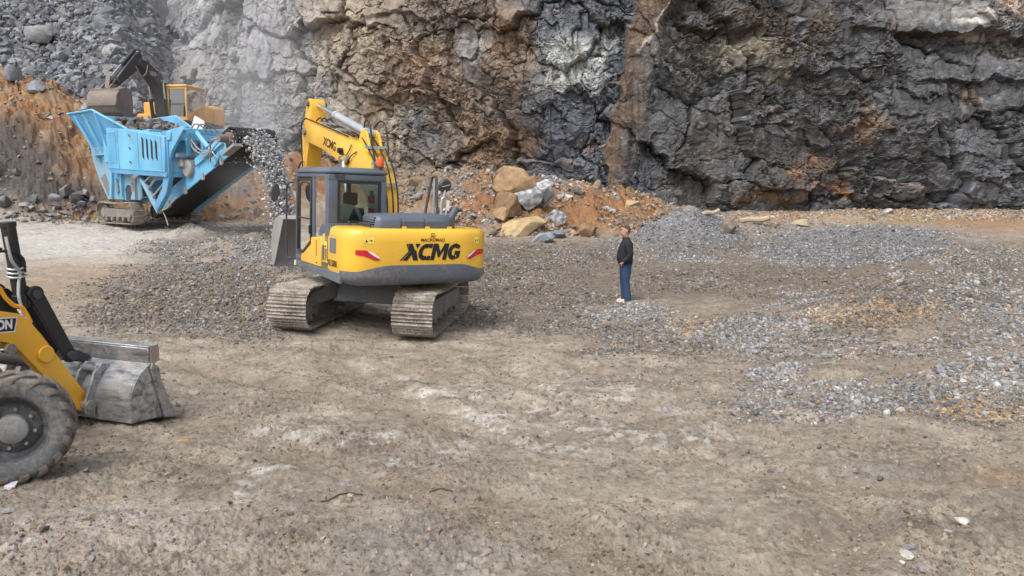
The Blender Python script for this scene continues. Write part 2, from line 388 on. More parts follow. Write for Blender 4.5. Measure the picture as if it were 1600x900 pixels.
WHITE = [(560, 700, 45, 12), (620, 690, 22, 9), (715, 698, 22, 10), (770, 672, 30, 8), (545, 752, 20, 10), (660, 745, 18, 8), (500, 665, 40, 8), (880, 690, 70, 14), (760, 655, 60, 8), (100, 808, 110, 18), (190, 800, 70, 12),
         (380, 772, 25, 10), (330, 850, 45, 14), (280, 805, 22, 8), (980, 668, 90, 14), (90, 380, 160, 20), (190, 372, 100, 14), (330, 358, 40, 6), (930, 620, 60, 10), (700, 620, 80, 8), (430, 690, 60, 10), (20, 850, 60, 12), (600, 735, 70, 8), (420, 740, 40, 7), (840, 650, 50, 7), (1080, 690, 60, 8)]
RUTS = [[(860, 545), (1000, 566), (1150, 572), (1300, 566), (1450, 548), (1620, 520)], [(1000, 478), (1150, 468), (1300, 448), (1400, 428)], [(1150, 690), (1250, 668), (1330, 648), (1440, 625)], [(1180, 700), (1300, 700), (1450, 690), (1620, 672)], [(760, 560), (900, 600), (1060, 640), (1250, 665)], [(250, 600), (420, 640), (640, 690), (900, 760), (1100, 830)], [(600, 560), (760, 620), (960, 700), (1150, 790)], [(0, 420), (150, 405), (300, 400)]]
RUT_W = None
def rutfield(x, y):
    """wheel and crawler marks: height change and how bare they are swept"""
    global RUT_W
    if RUT_W is None: RUT_W = [[on_ground(*p) for p in r] for r in RUTS]
    best = np.full(np.shape(x), 9.0)
    xx = x + .25 * perlin(y * .5, x * .5, 401); yy = y + .25 * perlin(x * .4, y * .4, 402)
    for r in RUT_W:
        for (ax, ay), (bx, by) in zip(r[:-1], r[1:]):
            L2 = (bx - ax)**2 + (by - ay)**2; t = np.clip(((xx - ax) * (bx - ax) + (yy - ay) * (by - ay)) / L2, 0, 1)
            best = np.minimum(best, np.hypot(xx - ax - t * (bx - ax), yy - ay - t * (by - ay)))
    k = np.minimum(np.abs(best - .85), 2)                       # a pair of wheels
    return -.055 * sstep(.30, .12, k) + .035 * np.exp(-((k - .42) / .12)**2), sstep(.34, .14, k), best
def clod(x, y, f, seed):
    r, ox, oy, e = voro(x * f + .35 * fbm(x * f, y * f, 2, seed + 9), y * f, seed)
    return (.4 + .6 * r[0]) * np.clip(e * 2.2, 0, .6) * (r[1] > .45)
def micro(x, y, z, u, v):
    """clods, ruts and lumps"""
    g, _ = gravel_mask(u + 40 * fbm(x * .6, y * .8, 4, 77), v + 13 * fbm(x * .6, y * .8, 4, 78))
    bank = sstep(31, 34, y) * sstep(9, 4, x) + sstep(27.3, 29, y) * sstep(-5, -2, x) * sstep(8, 4, x)
    bank = np.clip(bank, 0, 1)
    rz, rb, _ = rutfield(x, y); g = g * (1 - .5 * rb)
    d = rz * (.7 + .6 * fbm(x * 1.5, y * 1.5, 2, 403)) + .05 * fbm(x * .45, y * .6, 3, 11) + .022 * fbm(x * 2.2, y * 2.6, 4, 12)
    near = sstep(20, 7, y)
    rough = .45 + .75 * sstep(-.25, .35, fbm(x * .7, y * .9, 3, 15))
    d += near * rough * (.020 * fbm(x * 6.5, y * 7.5, 4, 13, .70) + .018 * clod(x, y, 7.5, 40) + .024 * clod(x, y, 14.0, 44) + .018 * clod(x, y, 27.0, 46) + .010 * perlin(x * 30, y * 27, 48) - .016)
    # wheel ruts
    rut = np.abs(perlin(x * .16 + y * .03, y * .9 + .25 * x, 63))
    d += -.035 * sstep(.16, 0, rut) * sstep(26, 20, y) * sstep(6, 9, y)
    d += g * (.045 * fbm(x * 3.1, y * 3.3, 3, 14) + .02 * perlin(x * 9, y * 9, 19))
    d += bank * (.30 * fbm(x * .7, y * .7, 5, 16, .6) + .20 * fbm(x * 2.6, y * 3.4, 4, 17, .6) + .07 * fbm(x * 7, y * 10, 3, 18))
    r, ox, oy, e = voro(x * .9, y * .9, 51)
    d += bank * .30 * (r[0] - .5 + 1.1 * (r[1] - .5) * ox + 1.1 * (r[2] - .5) * oy)
    return d, g, bank
def ground_z(x, y):
    x = np.atleast_1d(np.asarray(x, float)); y = np.atleast_1d(np.asarray(y, float))
    z = land(x, y); u, v = proj(x, y, z)
    return z + micro(x, y, z, u, v)[0]
def gz(x, y): return float(ground_z(x, y)[0])
def on_ground(u, v):
    """world point of the floor seen at that place of the photograph"""
    x = (u - 800) / FPX; yy = -(v - 450) / FPX
    r = np.array([x, math.cos(PITCH) + yy * math.sin(PITCH), -math.sin(PITCH) + yy * math.cos(PITCH)])
    t = np.geomspace(3.5, 75, 900); p = r[None] * t[:, None]; p[:, 2] += CAMH
    h = p[:, 2] - land(p[:, 0], p[:, 1])
    k = np.argmax(h < 0) if (h < 0).any() else len(t) - 1
    k = max(k, 1); a = h[k - 1] / (h[k - 1] - h[k]) if h[k - 1] != h[k] else 0
    q = p[k - 1] * (1 - a) + p[k] * a
    return float(q[0]), float(q[1])
def soil_colour(x, y, z, g, bank, u, v):
    a = fbm(x * .35, y * .5, 4, 101); b = fbm(x * 1.7, y * 2.3, 4, 102); c3 = fbm(x * 7, y * 8, 3, 103)
    c = np.empty(x.shape + (3,)); c[:] = (.345, .296, .238)
    c = mix(c, (.235, .198, .158), sstep(-.1, .5, a) * .6)
    c = mix(c, (.46, .395, .315), sstep(.05, .55, b - .3 * a) * .55)
    c = mix(c, (.17, .135, .105), sstep(.25, .7, -b + .5 * c3) * .55)
    c = mix(c, (.31, .29, .262), sstep(1.2, .3, blob(u, v, 760, 850, 420, 70)) * .55 * sstep(-.3, .4, b + a))
    c = mix(c, (.43, .365, .31), sstep(1.2, .3, blob(u, v, 120, 830, 330, 90)) * .6)
    c = mix(c, (.31, .23, .155), sstep(1.2, .4, blob(u, v, 120, 440, 180, 40)) * .6)
    uw = u + 26 * b + 12 * c3; vw = v + 8 * b + 4 * c3
    w = np.zeros_like(u)
    for cu, cv, ru, rv in WHITE: w = np.maximum(w, sstep(1.75, .1, blob(uw, vw, cu, cv, ru * 1.35, rv * 1.6)))
    c = mix(c, (.60, .575, .54), w * np.where(v > 600, sstep(-.15, .65, c3 + .8 * b) * .75, .55 + .3 * np.clip(c3, -1, 1)))
    for cu, cv, ru, rv, col, s in ((1555, 735, 50, 14, (.42, .26, .12), .6), (1190, 593, 40, 7, (.38, .22, .10), .7), (1100, 598, 50, 8, (.36, .22, .11), .5), (290, 690, 12, 4, (.6, .34, .08), .7), (160, 770, 40, 10, (.40, .28, .17), .5), (640, 575, 50, 5, (.36, .22, .12), .5), (1400, 742, 120, 14, (.22, .21, .205), .6), (1370, 815, 60, 12, (.2, .19, .18), .5)):
        c = mix(c, col, s * sstep(1.4, .2, blob(uw, vw, cu, cv, ru, rv)))
    near = sstep(24, 10, y); e1 = perlin(x * 16, y * 13, 131) + .6 * perlin(x * 33, y * 26, 132); e2 = fbm(x * 1.1, y * 1.9, 3, 133)
    c = mix(c, (.125, .10, .078), near * sstep(.34, .80, e1 + .55 * e2) * .55)
    c = mix(c, (.47, .41, .345), near * sstep(.40, .95, -e1 + .35 * b) * .45)
    # the soil under and between the stones
    gu, gg = gravel_mask(u + 20 * b, v + 8 * b)
    gc = mix(mix(np.zeros_like(c), (.165, .13, .098), np.ones_like(u)), (.165, .16, .158), gg)
    gc = mix(gc, (.24, .19, .145), sstep(-.2, .5, b))
    rb, bd = rutfield(x, y)[1:]; gu = gu * (1 - .5 * rb)
    c = mix(c, gc, np.clip(gu * 1.0, 0, .92))
    c = mix(c, (.27, .215, .16), rb * .45)
    c = mix(c, (.20, .20, .205), heap_mask(u, v) * .95)
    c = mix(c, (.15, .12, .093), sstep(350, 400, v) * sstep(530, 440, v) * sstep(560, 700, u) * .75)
    c = mix(c, (.33, .18, .085), sstep(375, 345, vw) * sstep(1080, 1180, uw) * sstep(24, 29, y) * (.65 + .4 * np.clip(b + .3, 0, 1)) * (1 - gu))
    c = mix(c, (.30, .25, .12), sstep(1.2, .2, blob(uw, vw, 1400, 342, 130, 14)) * .6 * (1 - gu))
    # banked soil and blasted scree
    bc = np.empty_like(c); bc[:] = (.27, .150, .072)
    bc = mix(bc, (.33, .225, .135), sstep(-.1, .5, b)); bc = mix(bc, (.25, .125, .06), sstep(.1, .5, a + .5 * c3))
    bc = mix(bc, (.19, .165, .145), sstep(.1, .45, fbm(x * .6, y * .5 + z * .4, 4, 120)) * (.8 - .5 * sstep(340, 250, u))); bc = bc * (1 + .28 * fbm(x * 2.2, y * 2.5 + z * 2.2, 4, 121))[..., None]
    dk = np.maximum(sstep(1.3, .5, blob(uw, vw, 15, 255, 110, 72, 24)), sstep(1.2, .5, blob(uw, vw, 80, 302, 150, 30)))
    bc = mix(bc, (.085, .08, .078), dk * .9); bc = mix(bc, (.29, .135, .06), sstep(840, 900, uw) * sstep(.0, .4, b + .3) * .7)
    bc = mix(bc, (.21, .185, .155), sstep(560, 640, uw) * sstep(760, 700, uw) * sstep(330, 290, vw) * .6)
    bc = mix(bc, (.16, .135, .115), sstep(320, 340, v) * sstep(400, 600, u) * sstep(760, 700, u) * .7)
    c = mix(c, bc, np.clip(bank * 1.1, 0, 1))
    sc = sstep(-.6, .2, y - scree_foot(x)) * sstep(-14, -17, x)
    sg = np.empty_like(c); sg[:] = (.13, .135, .145); sg = mix(sg, (.19, .185, .18), sstep(0, .5, b))
    sc = np.maximum(sc, sstep(40.0, 41.5, y) * sstep(-10, -12, x) * sstep(-20, -18, x)); c = mix(c, sg, sc)
    return c
def build_ground():
    R, Cn = 860, 1180
    Y = np.geomspace(3.3, 66, R); T = np.linspace(-.90, .86, Cn)
    yy = np.repeat(Y[:, None], Cn, 1) ; xx = T[None] * (yy + .5)
    xx = xx + rng.normal(0, 1, xx.shape) * .12 * (yy + .5) * (T[1] - T[0])
    x = xx.ravel(); y = yy.ravel(); z = land(x, y); u, v = proj(x, y, z)
    d, g, bank = micro(x, y, z, u, v)
    col = soil_colour(x, y, z, g, bank, u, v)
    me = np_mesh('ground', np.stack([x, y, z + d], 1), grid_faces(R, Cn)[:, ::-1], col)
    o = link_mesh('ground', me, M['ground'])
    tag(o, 'dusty brown quarry floor with pale dust patches and banked orange soil', 'ground', kind='structure')
    n = 40; a = np.linspace(-300, 300, n); X, Y2 = np.meshgrid(a, a)
    cc = np.empty((n * n, 3)); cc[:] = (.30, .24, .18)
    me = np_mesh('outer_ground', np.stack([X.ravel(), Y2.ravel(), np.full(n * n, -.45)], 1), grid_faces(n, n), cc)
    tag(link_mesh('outer_ground', me, M['ground']), 'bare soil of the quarry around the working floor', 'ground', kind='structure')
build_ground()

# ------------------------------------------------------------------ the rock face
CL_P = np.array([(-75, 92), (-42, 68), (-30.5, 58), (-25, 50), (-21, 45.2), (-17, 43.4), (-12, 43.0), (-7, 41.5), (-3, 39.8), (1, 38.3), (5, 37.3), (9, 37.4), (14, 38.6), (20, 39.6), (28, 40.2), (40, 39.5), (60, 36)], float)
def smooth_path(P, n, w=9):
    s = np.concatenate([[0], np.cumsum(np.hypot(*np.diff(P, axis=0).T))]); t = np.linspace(0, s[-1], 4000)
    x = np.interp(t, s, P[:, 0]); y = np.interp(t, s, P[:, 1]); k = np.ones(161) / 161
    xp = np.pad(x, 80, mode='edge'); yp = np.pad(y, 80, mode='edge')
    x = np.convolve(xp, k, 'valid'); y = np.convolve(yp, k, 'valid')
    return t, x, y
CLIFF_LAYERS = [  # u, v, ru, rv, angle, colour, strength : stains, seams, different rocks and shade painted under overhangs
    (250, 60, 120, 60, -10, (.33, .33, .34), .7), (330, 150, 90, 70, 0, (.27, .25, .22), .6), (420, 60, 60, 60, 0, (.25, .25, .27), .6), (250, 20, 70, 14, 10, (.26, .26, .27), .6),
    (540, 60, 70, 50, 0, (.30, .245, .18), .6), (530, 150, 50, 60, 0, (.27, .235, .19), .6), (470, 70, 12, 8, 0, (.40, .38, .32), .7), (600, 200, 40, 60, 0, (.25, .18, .12), .6), (480, 150, 40, 90, 10, (.24, .235, .23), .6),
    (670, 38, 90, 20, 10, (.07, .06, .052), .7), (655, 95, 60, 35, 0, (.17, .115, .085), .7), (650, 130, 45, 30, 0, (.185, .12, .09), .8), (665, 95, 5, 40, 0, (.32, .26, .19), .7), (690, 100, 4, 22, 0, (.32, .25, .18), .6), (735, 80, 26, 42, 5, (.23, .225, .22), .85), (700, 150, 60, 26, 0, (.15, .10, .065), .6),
    (760, 30, 60, 30, 0, (.11, .095, .08), .6), (800, 70, 40, 60, 0, (.17, .105, .06), .7), (790, 150, 50, 50, 0, (.115, .09, .07), .6), (780, 230, 60, 34, 0, (.20, .13, .075), .75), (650, 200, 60, 42, 0, (.105, .11, .12), .8), (620, 210, 20, 40, 15, (.30, .25, .19), .6), (720, 190, 70, 14, 12, (.12, .082, .055), .7),
    (890, 60, 70, 60, 0, (.085, .092, .108), .7), (890, 95, 40, 46, -30, (.36, .365, .345), .85), (872, 138, 28, 26, 20, (.37, .375, .345), .85), (925, 110, 34, 48, 10, (.21, .22, .225), .8), (945, 60, 14, 14, 0, (.42, .43, .43), .8), (935, 90, 5, 60, 14, (.42, .41, .38), .7), (880, 190, 60, 50, 0, (.07, .078, .095), .7), (905, 250, 90, 24, 0, (.095, .10, .11), .7),
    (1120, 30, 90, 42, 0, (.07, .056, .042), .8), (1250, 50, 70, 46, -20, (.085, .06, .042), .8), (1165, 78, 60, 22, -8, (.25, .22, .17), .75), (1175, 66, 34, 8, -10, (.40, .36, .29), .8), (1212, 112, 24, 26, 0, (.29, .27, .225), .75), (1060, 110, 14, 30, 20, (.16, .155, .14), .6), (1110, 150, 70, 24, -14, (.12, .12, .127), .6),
    (1385, 15, 60, 22, 0, (.16, .155, .155), .7), (1520, 20, 100, 28, 0, (.32, .315, .30), .85), (1590, 14, 34, 26, 0, (.40, .30, .235), .7), (1500, 35, 40, 8, 0, (.47, .45, .42), .8), (1530, 58, 60, 10, 0, (.28, .25, .215), .7), (1545, 80, 44, 9, 0, (.20, .185, .17), .7), (1570, 95, 50, 8, 0, (.19, .185, .195), .7), (1460, 66, 90, 16, 6, (.03, .029, .03), .8), (1400, 60, 20, 6, 0, (.36, .33, .28), .6),  # the near-black patch is shade painted below the ledge
    (1352, 200, 30, 34, 10, (.22, .145, .095), .9), (1345, 165, 30, 16, 0, (.12, .095, .075), .6), (1395, 150, 12, 10, 0, (.30, .29, .27), .7), (1515, 160, 8, 24, 10, (.30, .24, .19), .7), (1255, 262, 46, 18, -12, (.22, .125, .07), .85), (1318, 296, 20, 18, 0, (.26, .12, .045), .9), (1420, 290, 50, 8, 12, (.20, .11, .055), .7), (1230, 302, 90, 8, -8, (.20, .10, .05), .7), (1500, 292, 110, 24, 0, (.12, .128, .145), .8), (1390, 280, 26, 12, 0, (.16, .17, .185), .7), (1440, 240, 80, 30, -8, (.085, .088, .095), .6), (1320, 268, 40, 10, 6, (.07, .085, .04), .6), (1505, 243, 7, 4, 0, (.10, .16, .05), .8),
    (1100, 290, 60, 24, 0, (.10, .088, .078), .6), (1180, 310, 60, 12, 0, (.20, .12, .07), .6), (1060, 300, 30, 14, 0, (.21, .205, .195), .5), (962, 246, 7, 12, 0, (.30, .16, .06), .8)]
def build_cliff():
    t, px, py = smooth_path(CL_P, 0)
    u0, _ = proj(px, py, np.full_like(px, 5.0)); inside = (px > -30) & (px < 34)
    dens = np.where(inside, 1.0, .12); cum = np.cumsum(dens); cum /= cum[-1]
    nS, nH = 1560, 570
    s = np.interp(np.linspace(0, 1, nS), cum, t); bx = np.interp(s, t, px); by = np.interp(s, t, py)
    tx = np.gradient(bx, s); ty = np.gradient(by, s); L = np.hypot(tx, ty); nx, ny = ty / L, -tx / L     # towards the floor
    h = np.concatenate([np.linspace(0, 14.5, nH - 60), np.linspace(14.6, 34, 60)])
    Sg, Hg = np.meshgrid(s, h); z0 = .3
    lean = np.interp(bx, [-30, -14, -6, 2, 12, 40], [.42, .36, .22, .16, .10, .08])[None]
    back = lean * Hg
    bz = z0 + Hg
    X0 = bx[None] - nx[None] * back; Y0 = by[None] - ny[None] * back
    U, V = proj(X0, Y0, bz)
    A = Sg * 1.0; B = Hg * 1.0
    wx = .8 * fbm(A * .3, B * .3, 3, 201); wy = .8 * fbm(A * .3, B * .3, 3, 202)
    right = sstep(960, 1080, U); left = sstep(640, 480, U); mid = 1 - np.maximum(right, left)
    # bedding: beds dip gently on the right, blocky joints on the left
    d = (1.1 - .3 * left) * fbm(A * .11, B * .13, 3, 203)
    w2 = .22 * fbm(A * 1.4, B * 1.4, 3, 207); w3 = .22 * fbm(A * 1.4, B * 1.4, 3, 208)
    def facet(fx, fy, seed, amp, tilt, sk=0.0):
        k = min(1.0, .3 / fx)
        r, ox, oy, e = voro((A + wx * k + w2 + sk * B) * fx, (B + wy * k + w3 + .25 * sk * A) * fy, seed)
        return amp * (r[0] - .5 + tilt * ((r[1] - .5) * ox + (r[2] - .5) * oy)) - amp * .25 * sstep(.09, 0, e)
    dip = B + .10 * A * right
    k0 = 1.0; rs = voro((A + wx + w2 + .3 * B) * .24, (B + wy + w3 + .075 * A) * .28, 210)[0]; rm = voro((A + wx * .48 + w2 + .35 * B) * .62, (B + wy * .48 + w3 + .0875 * A) * .70, 214)[0]
    sm = np.clip(.12 + 1.25 * sstep(.25, .75, .6 * rs[3] + .4 * rm[3]) , .1, 1.2)       # some blocks broke off clean, others crumbled
    d += (.75 + .15 * left) * facet(.24, .28, 210, 1.0, 2.0, .3)
    d += (.75 - .2 * right) * facet(.62, .70, 214, .40, 1.3, .35)
    d += .9 * sm * facet(1.5, 1.8, 218, .19, 1.6, -.2)
    d += .95 * sm * facet(3.4, 4.0, 222, .095, 1.7, .2)
    d += .9 * sm * facet(7.5, 9.0, 226, .045, 1.6)
    def beds(f, seed, amp, stretch):
        q = (B + .16 * A + wy * .4 + .18 * fbm(A * .7, B * .7, 3, seed)) * f
        k = np.floor(q); fr = q - k; a = _h(k, np.floor(A * stretch + 3 * _h(k, k * 0, seed + 1)), seed + 2)
        return amp * (a - .5 + .6 * (fr - .5)) * 1.0
    d += right * (beds(.50, 230, .45, .13) + beds(1.3, 234, .20, .3) + sm * beds(3.2, 238, .10, .7)) + mid * (beds(.45, 242, .4, .2) + beds(1.4, 246, .15, .5))
    d += .055 * sm * fbm(A * 3, B * 3, 5, 250, .6) + .18 * (np.abs(fbm(A * .6, B * .8, 4, 252)) - .3)
    # the smooth brown buttress leaning across the face, its left edge standing proud
    rx = np.interp(V, [-60, 0, 60, 130, 200, 280], [1062, 1040, 1012, 1002, 985, 965]) + 9 * fbm(A * .8, B * .5, 3, 260)
    rw = np.interp(V, [-60, 0, 60, 140, 220, 280], [36, 36, 40, 34, 30, 20])
    q = (U - rx) / rw + .25 * fbm(A * .9, B * .9, 3, 261); ridge = sstep(-1.05, -.85, q) * sstep(1.25, .1, q)
    d = d * (1 - .80 * ridge) + ridge * .34 * (1.1 - .9 * q) + ridge * (.07 * fbm(A * 3.0 + B * .8, B * .45, 4, 262) + .16 * facet(.35, .22, 264, 1.0, 1.2, .6))
    # overhangs that keep what is under them dark
    for cu, cv, ru, dep, th in ((1470, 52, 150, 1.3, 10), (1530, 128, 110, .8, 8), (1280, 112, 110, .6, 8), (680, 30, 120, .7, 16), (1130, 44, 80, .7, 10), (1200, 292, 100, .5, 6), (640, 155, 70, .5, 7), (1400, 305, 130, .4, 5)):
        edge = cv + 12 * fbm(A * .4, B * .2, 3, 270 + int(cu)) + .03 * (U - cu)
        d += .6 * dep * sstep(1.2, .6, np.abs(U - cu) / ru) * sstep(edge + th * .25, edge - th * .2, V) * np.exp(-np.maximum(edge - V, 0) / 60.0)
    d = d * sstep(-.5, 1.0, Hg + .2) + .2
    X = X0 + nx[None] * d; Y = Y0 + ny[None] * d
    Z = bz + .18 * fbm(A * 1.3, B * 1.3, 3, 280)
    # rock colours, with the painted overhang shade
    uw = U + 26 * fbm(A * .7, B * .7, 4, 290) ; vw = V + 15 * fbm(A * .7, B * .7, 4, 291)
    f1 = fbm(A * .5, B * .6, 4, 292); f2 = fbm(A * 2.1, B * 2.6, 4, 293); f3 = fbm(A * 6, B * 7, 3, 294)
    us = [-300, 250, 430, 520, 600, 660, 800, 850, 980, 1100, 1350, 1800]
    cs = np.array([(.26, .26, .275), (.255, .255, .265), (.255, .25, .245), (.265, .225, .18), (.215, .175, .137), (.155, .128, .104), (.138, .114, .094), (.082, .088, .102), (.075, .08, .09), (.072, .070, .067), (.074, .075, .08), (.08, .084, .09)])
    c = np.stack([np.interp(uw, us, cs[:, k]) for k in range(3)], -1)
    for cu, cv, ru, rv, a, col, st in CLIFF_LAYERS:
        m = sstep(1.35, .35, blob(uw, vw, cu, cv, ru, rv, a)) * st * (.75 + .5 * np.clip(f2 + .3, 0, .6))
        c = mix(c, col, np.clip(m, 0, 1))
    c = mix(c, (.115, .076, .050), ridge * sstep(.6, -.5, q + .6 * f2) * .9)
    c = mix(c, (.075, .064, .053), ridge * sstep(-.2, .9, q + .4 * f2) * .8)
    c = mix(c, (.42, .38, .33), ridge * sstep(.10, .03, np.abs(q - .0 + .012 * (V - 40) * .3 + .1 * f2)) * sstep(95, 70, V) * .75)
    c = mix(c, (.27, .16, .085), np.clip(sstep(.38, .78, f1 + .4 * f2) * (.36 * mid + .10 * right), 0, 1)); c = mix(c, (.115, .125, .145), sstep(.25, .6, -f1 + .3 * f2) * right * .6)
    c = mix(c, (.42, .41, .39), sstep(.42, .62, f3 * .75 + .4 * f2) * .26); c = mix(c, (.035, .032, .03), sstep(.42, .65, -f3 * .75 + .35 * f1) * (.28 - .12 * mid - .15 * left))
    c = c * (1.30 - .24 * left - .12 * right)[..., None]
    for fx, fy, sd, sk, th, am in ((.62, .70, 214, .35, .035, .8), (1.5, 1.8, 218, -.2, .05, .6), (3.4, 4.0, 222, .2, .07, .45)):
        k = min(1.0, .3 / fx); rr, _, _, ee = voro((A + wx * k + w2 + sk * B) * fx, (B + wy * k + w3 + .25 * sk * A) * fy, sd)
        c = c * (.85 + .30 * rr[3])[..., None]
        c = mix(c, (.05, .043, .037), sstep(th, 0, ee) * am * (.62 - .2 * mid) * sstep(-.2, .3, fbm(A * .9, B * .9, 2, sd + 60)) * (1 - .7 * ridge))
    st = fbm(A * 3.2, B * .22, 3, 296)
    c = c * (1 - .35 * sstep(.15, .6, st))[..., None]
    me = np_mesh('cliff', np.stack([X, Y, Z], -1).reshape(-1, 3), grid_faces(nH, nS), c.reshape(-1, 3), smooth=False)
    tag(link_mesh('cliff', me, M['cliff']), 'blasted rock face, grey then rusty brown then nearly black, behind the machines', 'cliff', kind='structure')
    return U
build_cliff()

# ------------------------------------------------------------------ stones
def ico(sub):
    bm = bmesh.new(); bmesh.ops.create_icosphere(bm, subdivisions=sub, radius=1.0)
    v = np.array([p.co[:] for p in bm.verts]); f = np.array([[q.index for q in p.verts] for p in bm.faces]); bm.free(); return v, f
def chip(sub, seed, cuts=9, flat=.8):
    """an angular blasted stone: a ball cut by random planes"""
    r = np.random.default_rng(seed); v, f = ico(sub); v = v.copy()
    for i in range(cuts):
        n = r.normal(size=3); n /= np.linalg.norm(n); k = r.uniform(.35, .8)
        d = v @ n; m = d > k; v[m] -= np.outer(d[m] - k, n)
    v *= np.array([1, r.uniform(.65, .95), r.uniform(.5, .8) * flat / .8])
    v += r.normal(0, .035 if sub == 1 else .03, v.shape)
    return v / np.abs(v).max(), f
def rot_mats(n, r, flat=.5):
    a = r.uniform(0, 2 * math.pi, n); b = r.normal(0, flat, n); c = r.normal(0, flat, n)
    ca, sa, cb, sb, cc, sc = np.cos(a), np.sin(a), np.cos(b), np.sin(b), np.cos(c), np.sin(c)
    Z = np.zeros(n); O = np.ones(n)
    A = np.stack([ca, -sa, Z, sa, ca, Z, Z, Z, O], 1).reshape(-1, 3, 3)
    B = np.stack([O, Z, Z, Z, cb, -sb, Z, sb, cb], 1).reshape(-1, 3, 3)
    Cm = np.stack([cc, Z, sc, Z, O, Z, -sc, Z, cc], 1).reshape(-1, 3, 3)
    return A @ B @ Cm
def pile_mesh(name, P, size, col, sub=1, seed=0, kinds=14, flat=.5, squash=1.0, fine=9.0):
    """many stones in one mesh"""
    r = np.random.default_rng(seed); V = []; F = []; C = []; off = 0
    kind = r.integers(0, kinds, len(P)); R = rot_mats(len(P), r, flat)
    for k in range(2 * kinds):
        big = k >= kinds; lv = sub + 1 if big else sub
        v, f = chip(lv, seed * 50 + k, 7 if lv == 1 else 12); idx = np.nonzero((kind == k % kinds) & ((size > fine) == big))[0]
        if not len(idx): continue
        w = np.einsum('nij,vj->nvi', R[idx], v) * size[idx][:, None, None]
        w[..., 2] *= squash
        w += P[idx][:, None, :]
        V.append(w.reshape(-1, 3)); C.append(np.repeat(col[idx], len(v), 0))
        F.append((f[None] + (np.arange(len(idx)) * len(v))[:, None, None] + off).reshape(-1, 3)); off += len(idx) * len(v)
    return np_mesh(name, np.concatenate(V), np.concatenate(F), np.concatenate(C), smooth=False)
STONE_GREY = np.array([(.20, .205, .22), (.27, .275, .285), (.14, .145, .155), (.36, .36, .365), (.235, .23, .225), (.17, .165, .16)])
STONE_BROWN = np.array([(.225, .175, .13), (.18, .145, .112), (.28, .22, .155), (.14, .115, .095), (.20, .17, .145)])
STONE_RUST = np.array([(.34, .235, .14), (.42, .30, .18), (.29, .185, .11)])
def stone_cols(n, grey, r, rust=.08, pale=.02):
    c = STONE_BROWN[r.integers(0, len(STONE_BROWN), n)]; g = STONE_GREY[r.integers(0, len(STONE_GREY), n)]
    k = r.random(n); c = np.where((k < grey)[:, None], g, c)
    c = np.where((r.random(n) < rust)[:, None], STONE_RUST[r.integers(0, 3, n)], c)
    c = np.where((r.random(n) < pale)[:, None], np.array([(.44, .435, .42)]), c); c = c * .86 + np.array([(.28, .25, .215)]) * .14
    return c * r.uniform(.78, 1.22, n)[:, None]
def candidates(n, y0, y1, t0=-.74, t1=.74, seed=1):
    r = np.random.default_rng(seed)
    y = np.exp(r.uniform(math.log(y0), math.log(y1), n)); x = r.uniform(t0, t1, n) * (y + .4)
    z = land(x, y); u, v = proj(x, y, z); return r, x, y, z, u, v
def gravel():
    r, x, y, z, u, v = candidates(560000, 6.5, 31, seed=3)
    g, gr = gravel_mask(u + 40 * fbm(x * .6, y * .8, 4, 77), v + 13 * fbm(x * .6, y * .8, 4, 78))
    g = g * (1 - .55 * rutfield(x, y)[1]); g = np.maximum(g, 1.3 * heap_mask(u, v)); gr = np.maximum(gr, heap_mask(u, v))
    keep = r.random(len(x)) < np.clip(g * (1.05 + .6 * fbm(x * 1.3, y * 1.5, 3, 79)), 0, 1)**1.2 * 1.0
    keep |= r.random(len(x)) < .010
    x, y, z, u, v, gr, g = [a[keep] for a in (x, y, z, u, v, gr, g)]
    n = len(x); heap = heap_mask(u, v) > .5
    size = np.clip(r.lognormal(-3.55, .36, n), .013, .085) * np.where(heap, .80, 1.0) * (.55 + .45 * np.clip(g * 1.4, 0, 1))
    size *= np.interp(y, [6, 10, 18, 30], [.62, .8, 1.0, 1.1])
    zz = ground_z(x, y) + size * r.uniform(-.25, .35, n)
    pr = sstep(1.2, .3, np.minimum(np.minimum(blob(u, v, 1370, 490, 130, 26), blob(u, v, 1075, 508, 35, 16)), blob(u, v, 1520, 640, 120, 20)))
    c = stone_cols(n, np.clip(gr, 0, 1)[:], r, .05); k = r.random(n) < pr * .55
    c[k] = STONE_RUST[r.integers(0, 3, k.sum())] * 1.1
    c[heap] = STONE_GREY[r.integers(0, 6, heap.sum())] * r.uniform(.65, 1.2, heap.sum())[:, None]; size[heap] *= 1.2
    brown = (gr < .5); c[brown] *= .86; lite = (gr > .68) & ~heap; c[lite] *= 1.06
    cl = fbm(x * .9, y * .9, 3, 300); c = c * (1 + .22 * cl)[:, None]
    o = link_mesh('gravel', pile_mesh('gravel', np.stack([x, y, zz], 1), size, c, 1, 5), M['gravel'])
    tag(o, 'crushed grey and brown stone spread in heaps over the quarry floor', 'gravel', kind='stuff')
gravel()
def crumbs():
    r, x, y, z, u, v = candidates(60000, 4.2, 17, seed=4)
    p = sstep(-.35, .6, fbm(x * .9, y * 1.2, 3, 310)) * .85 + .15
    keep = r.random(len(x)) < p; x, y = x[keep], y[keep]; n = len(x)
    size = np.clip(r.lognormal(-4.75, .5, n), .004, .04)
    zz = ground_z(x, y) + size * .1
    c = np.array([(.27, .205, .145), (.20, .155, .115), (.34, .28, .215), (.24, .225, .21), (.16, .125, .095)])[r.integers(0, 5, n)] * r.uniform(.75, 1.25, n)[:, None]
    o = link_mesh('soil_crumbs', pile_mesh('soil_crumbs', np.stack([x, y, zz], 1), size, c, 1, 6, flat=.4), M['gravel'])
    tag(o, 'small dry crumbs of earth and grit on the trampled floor', 'soil crumbs', kind='stuff')
crumbs()
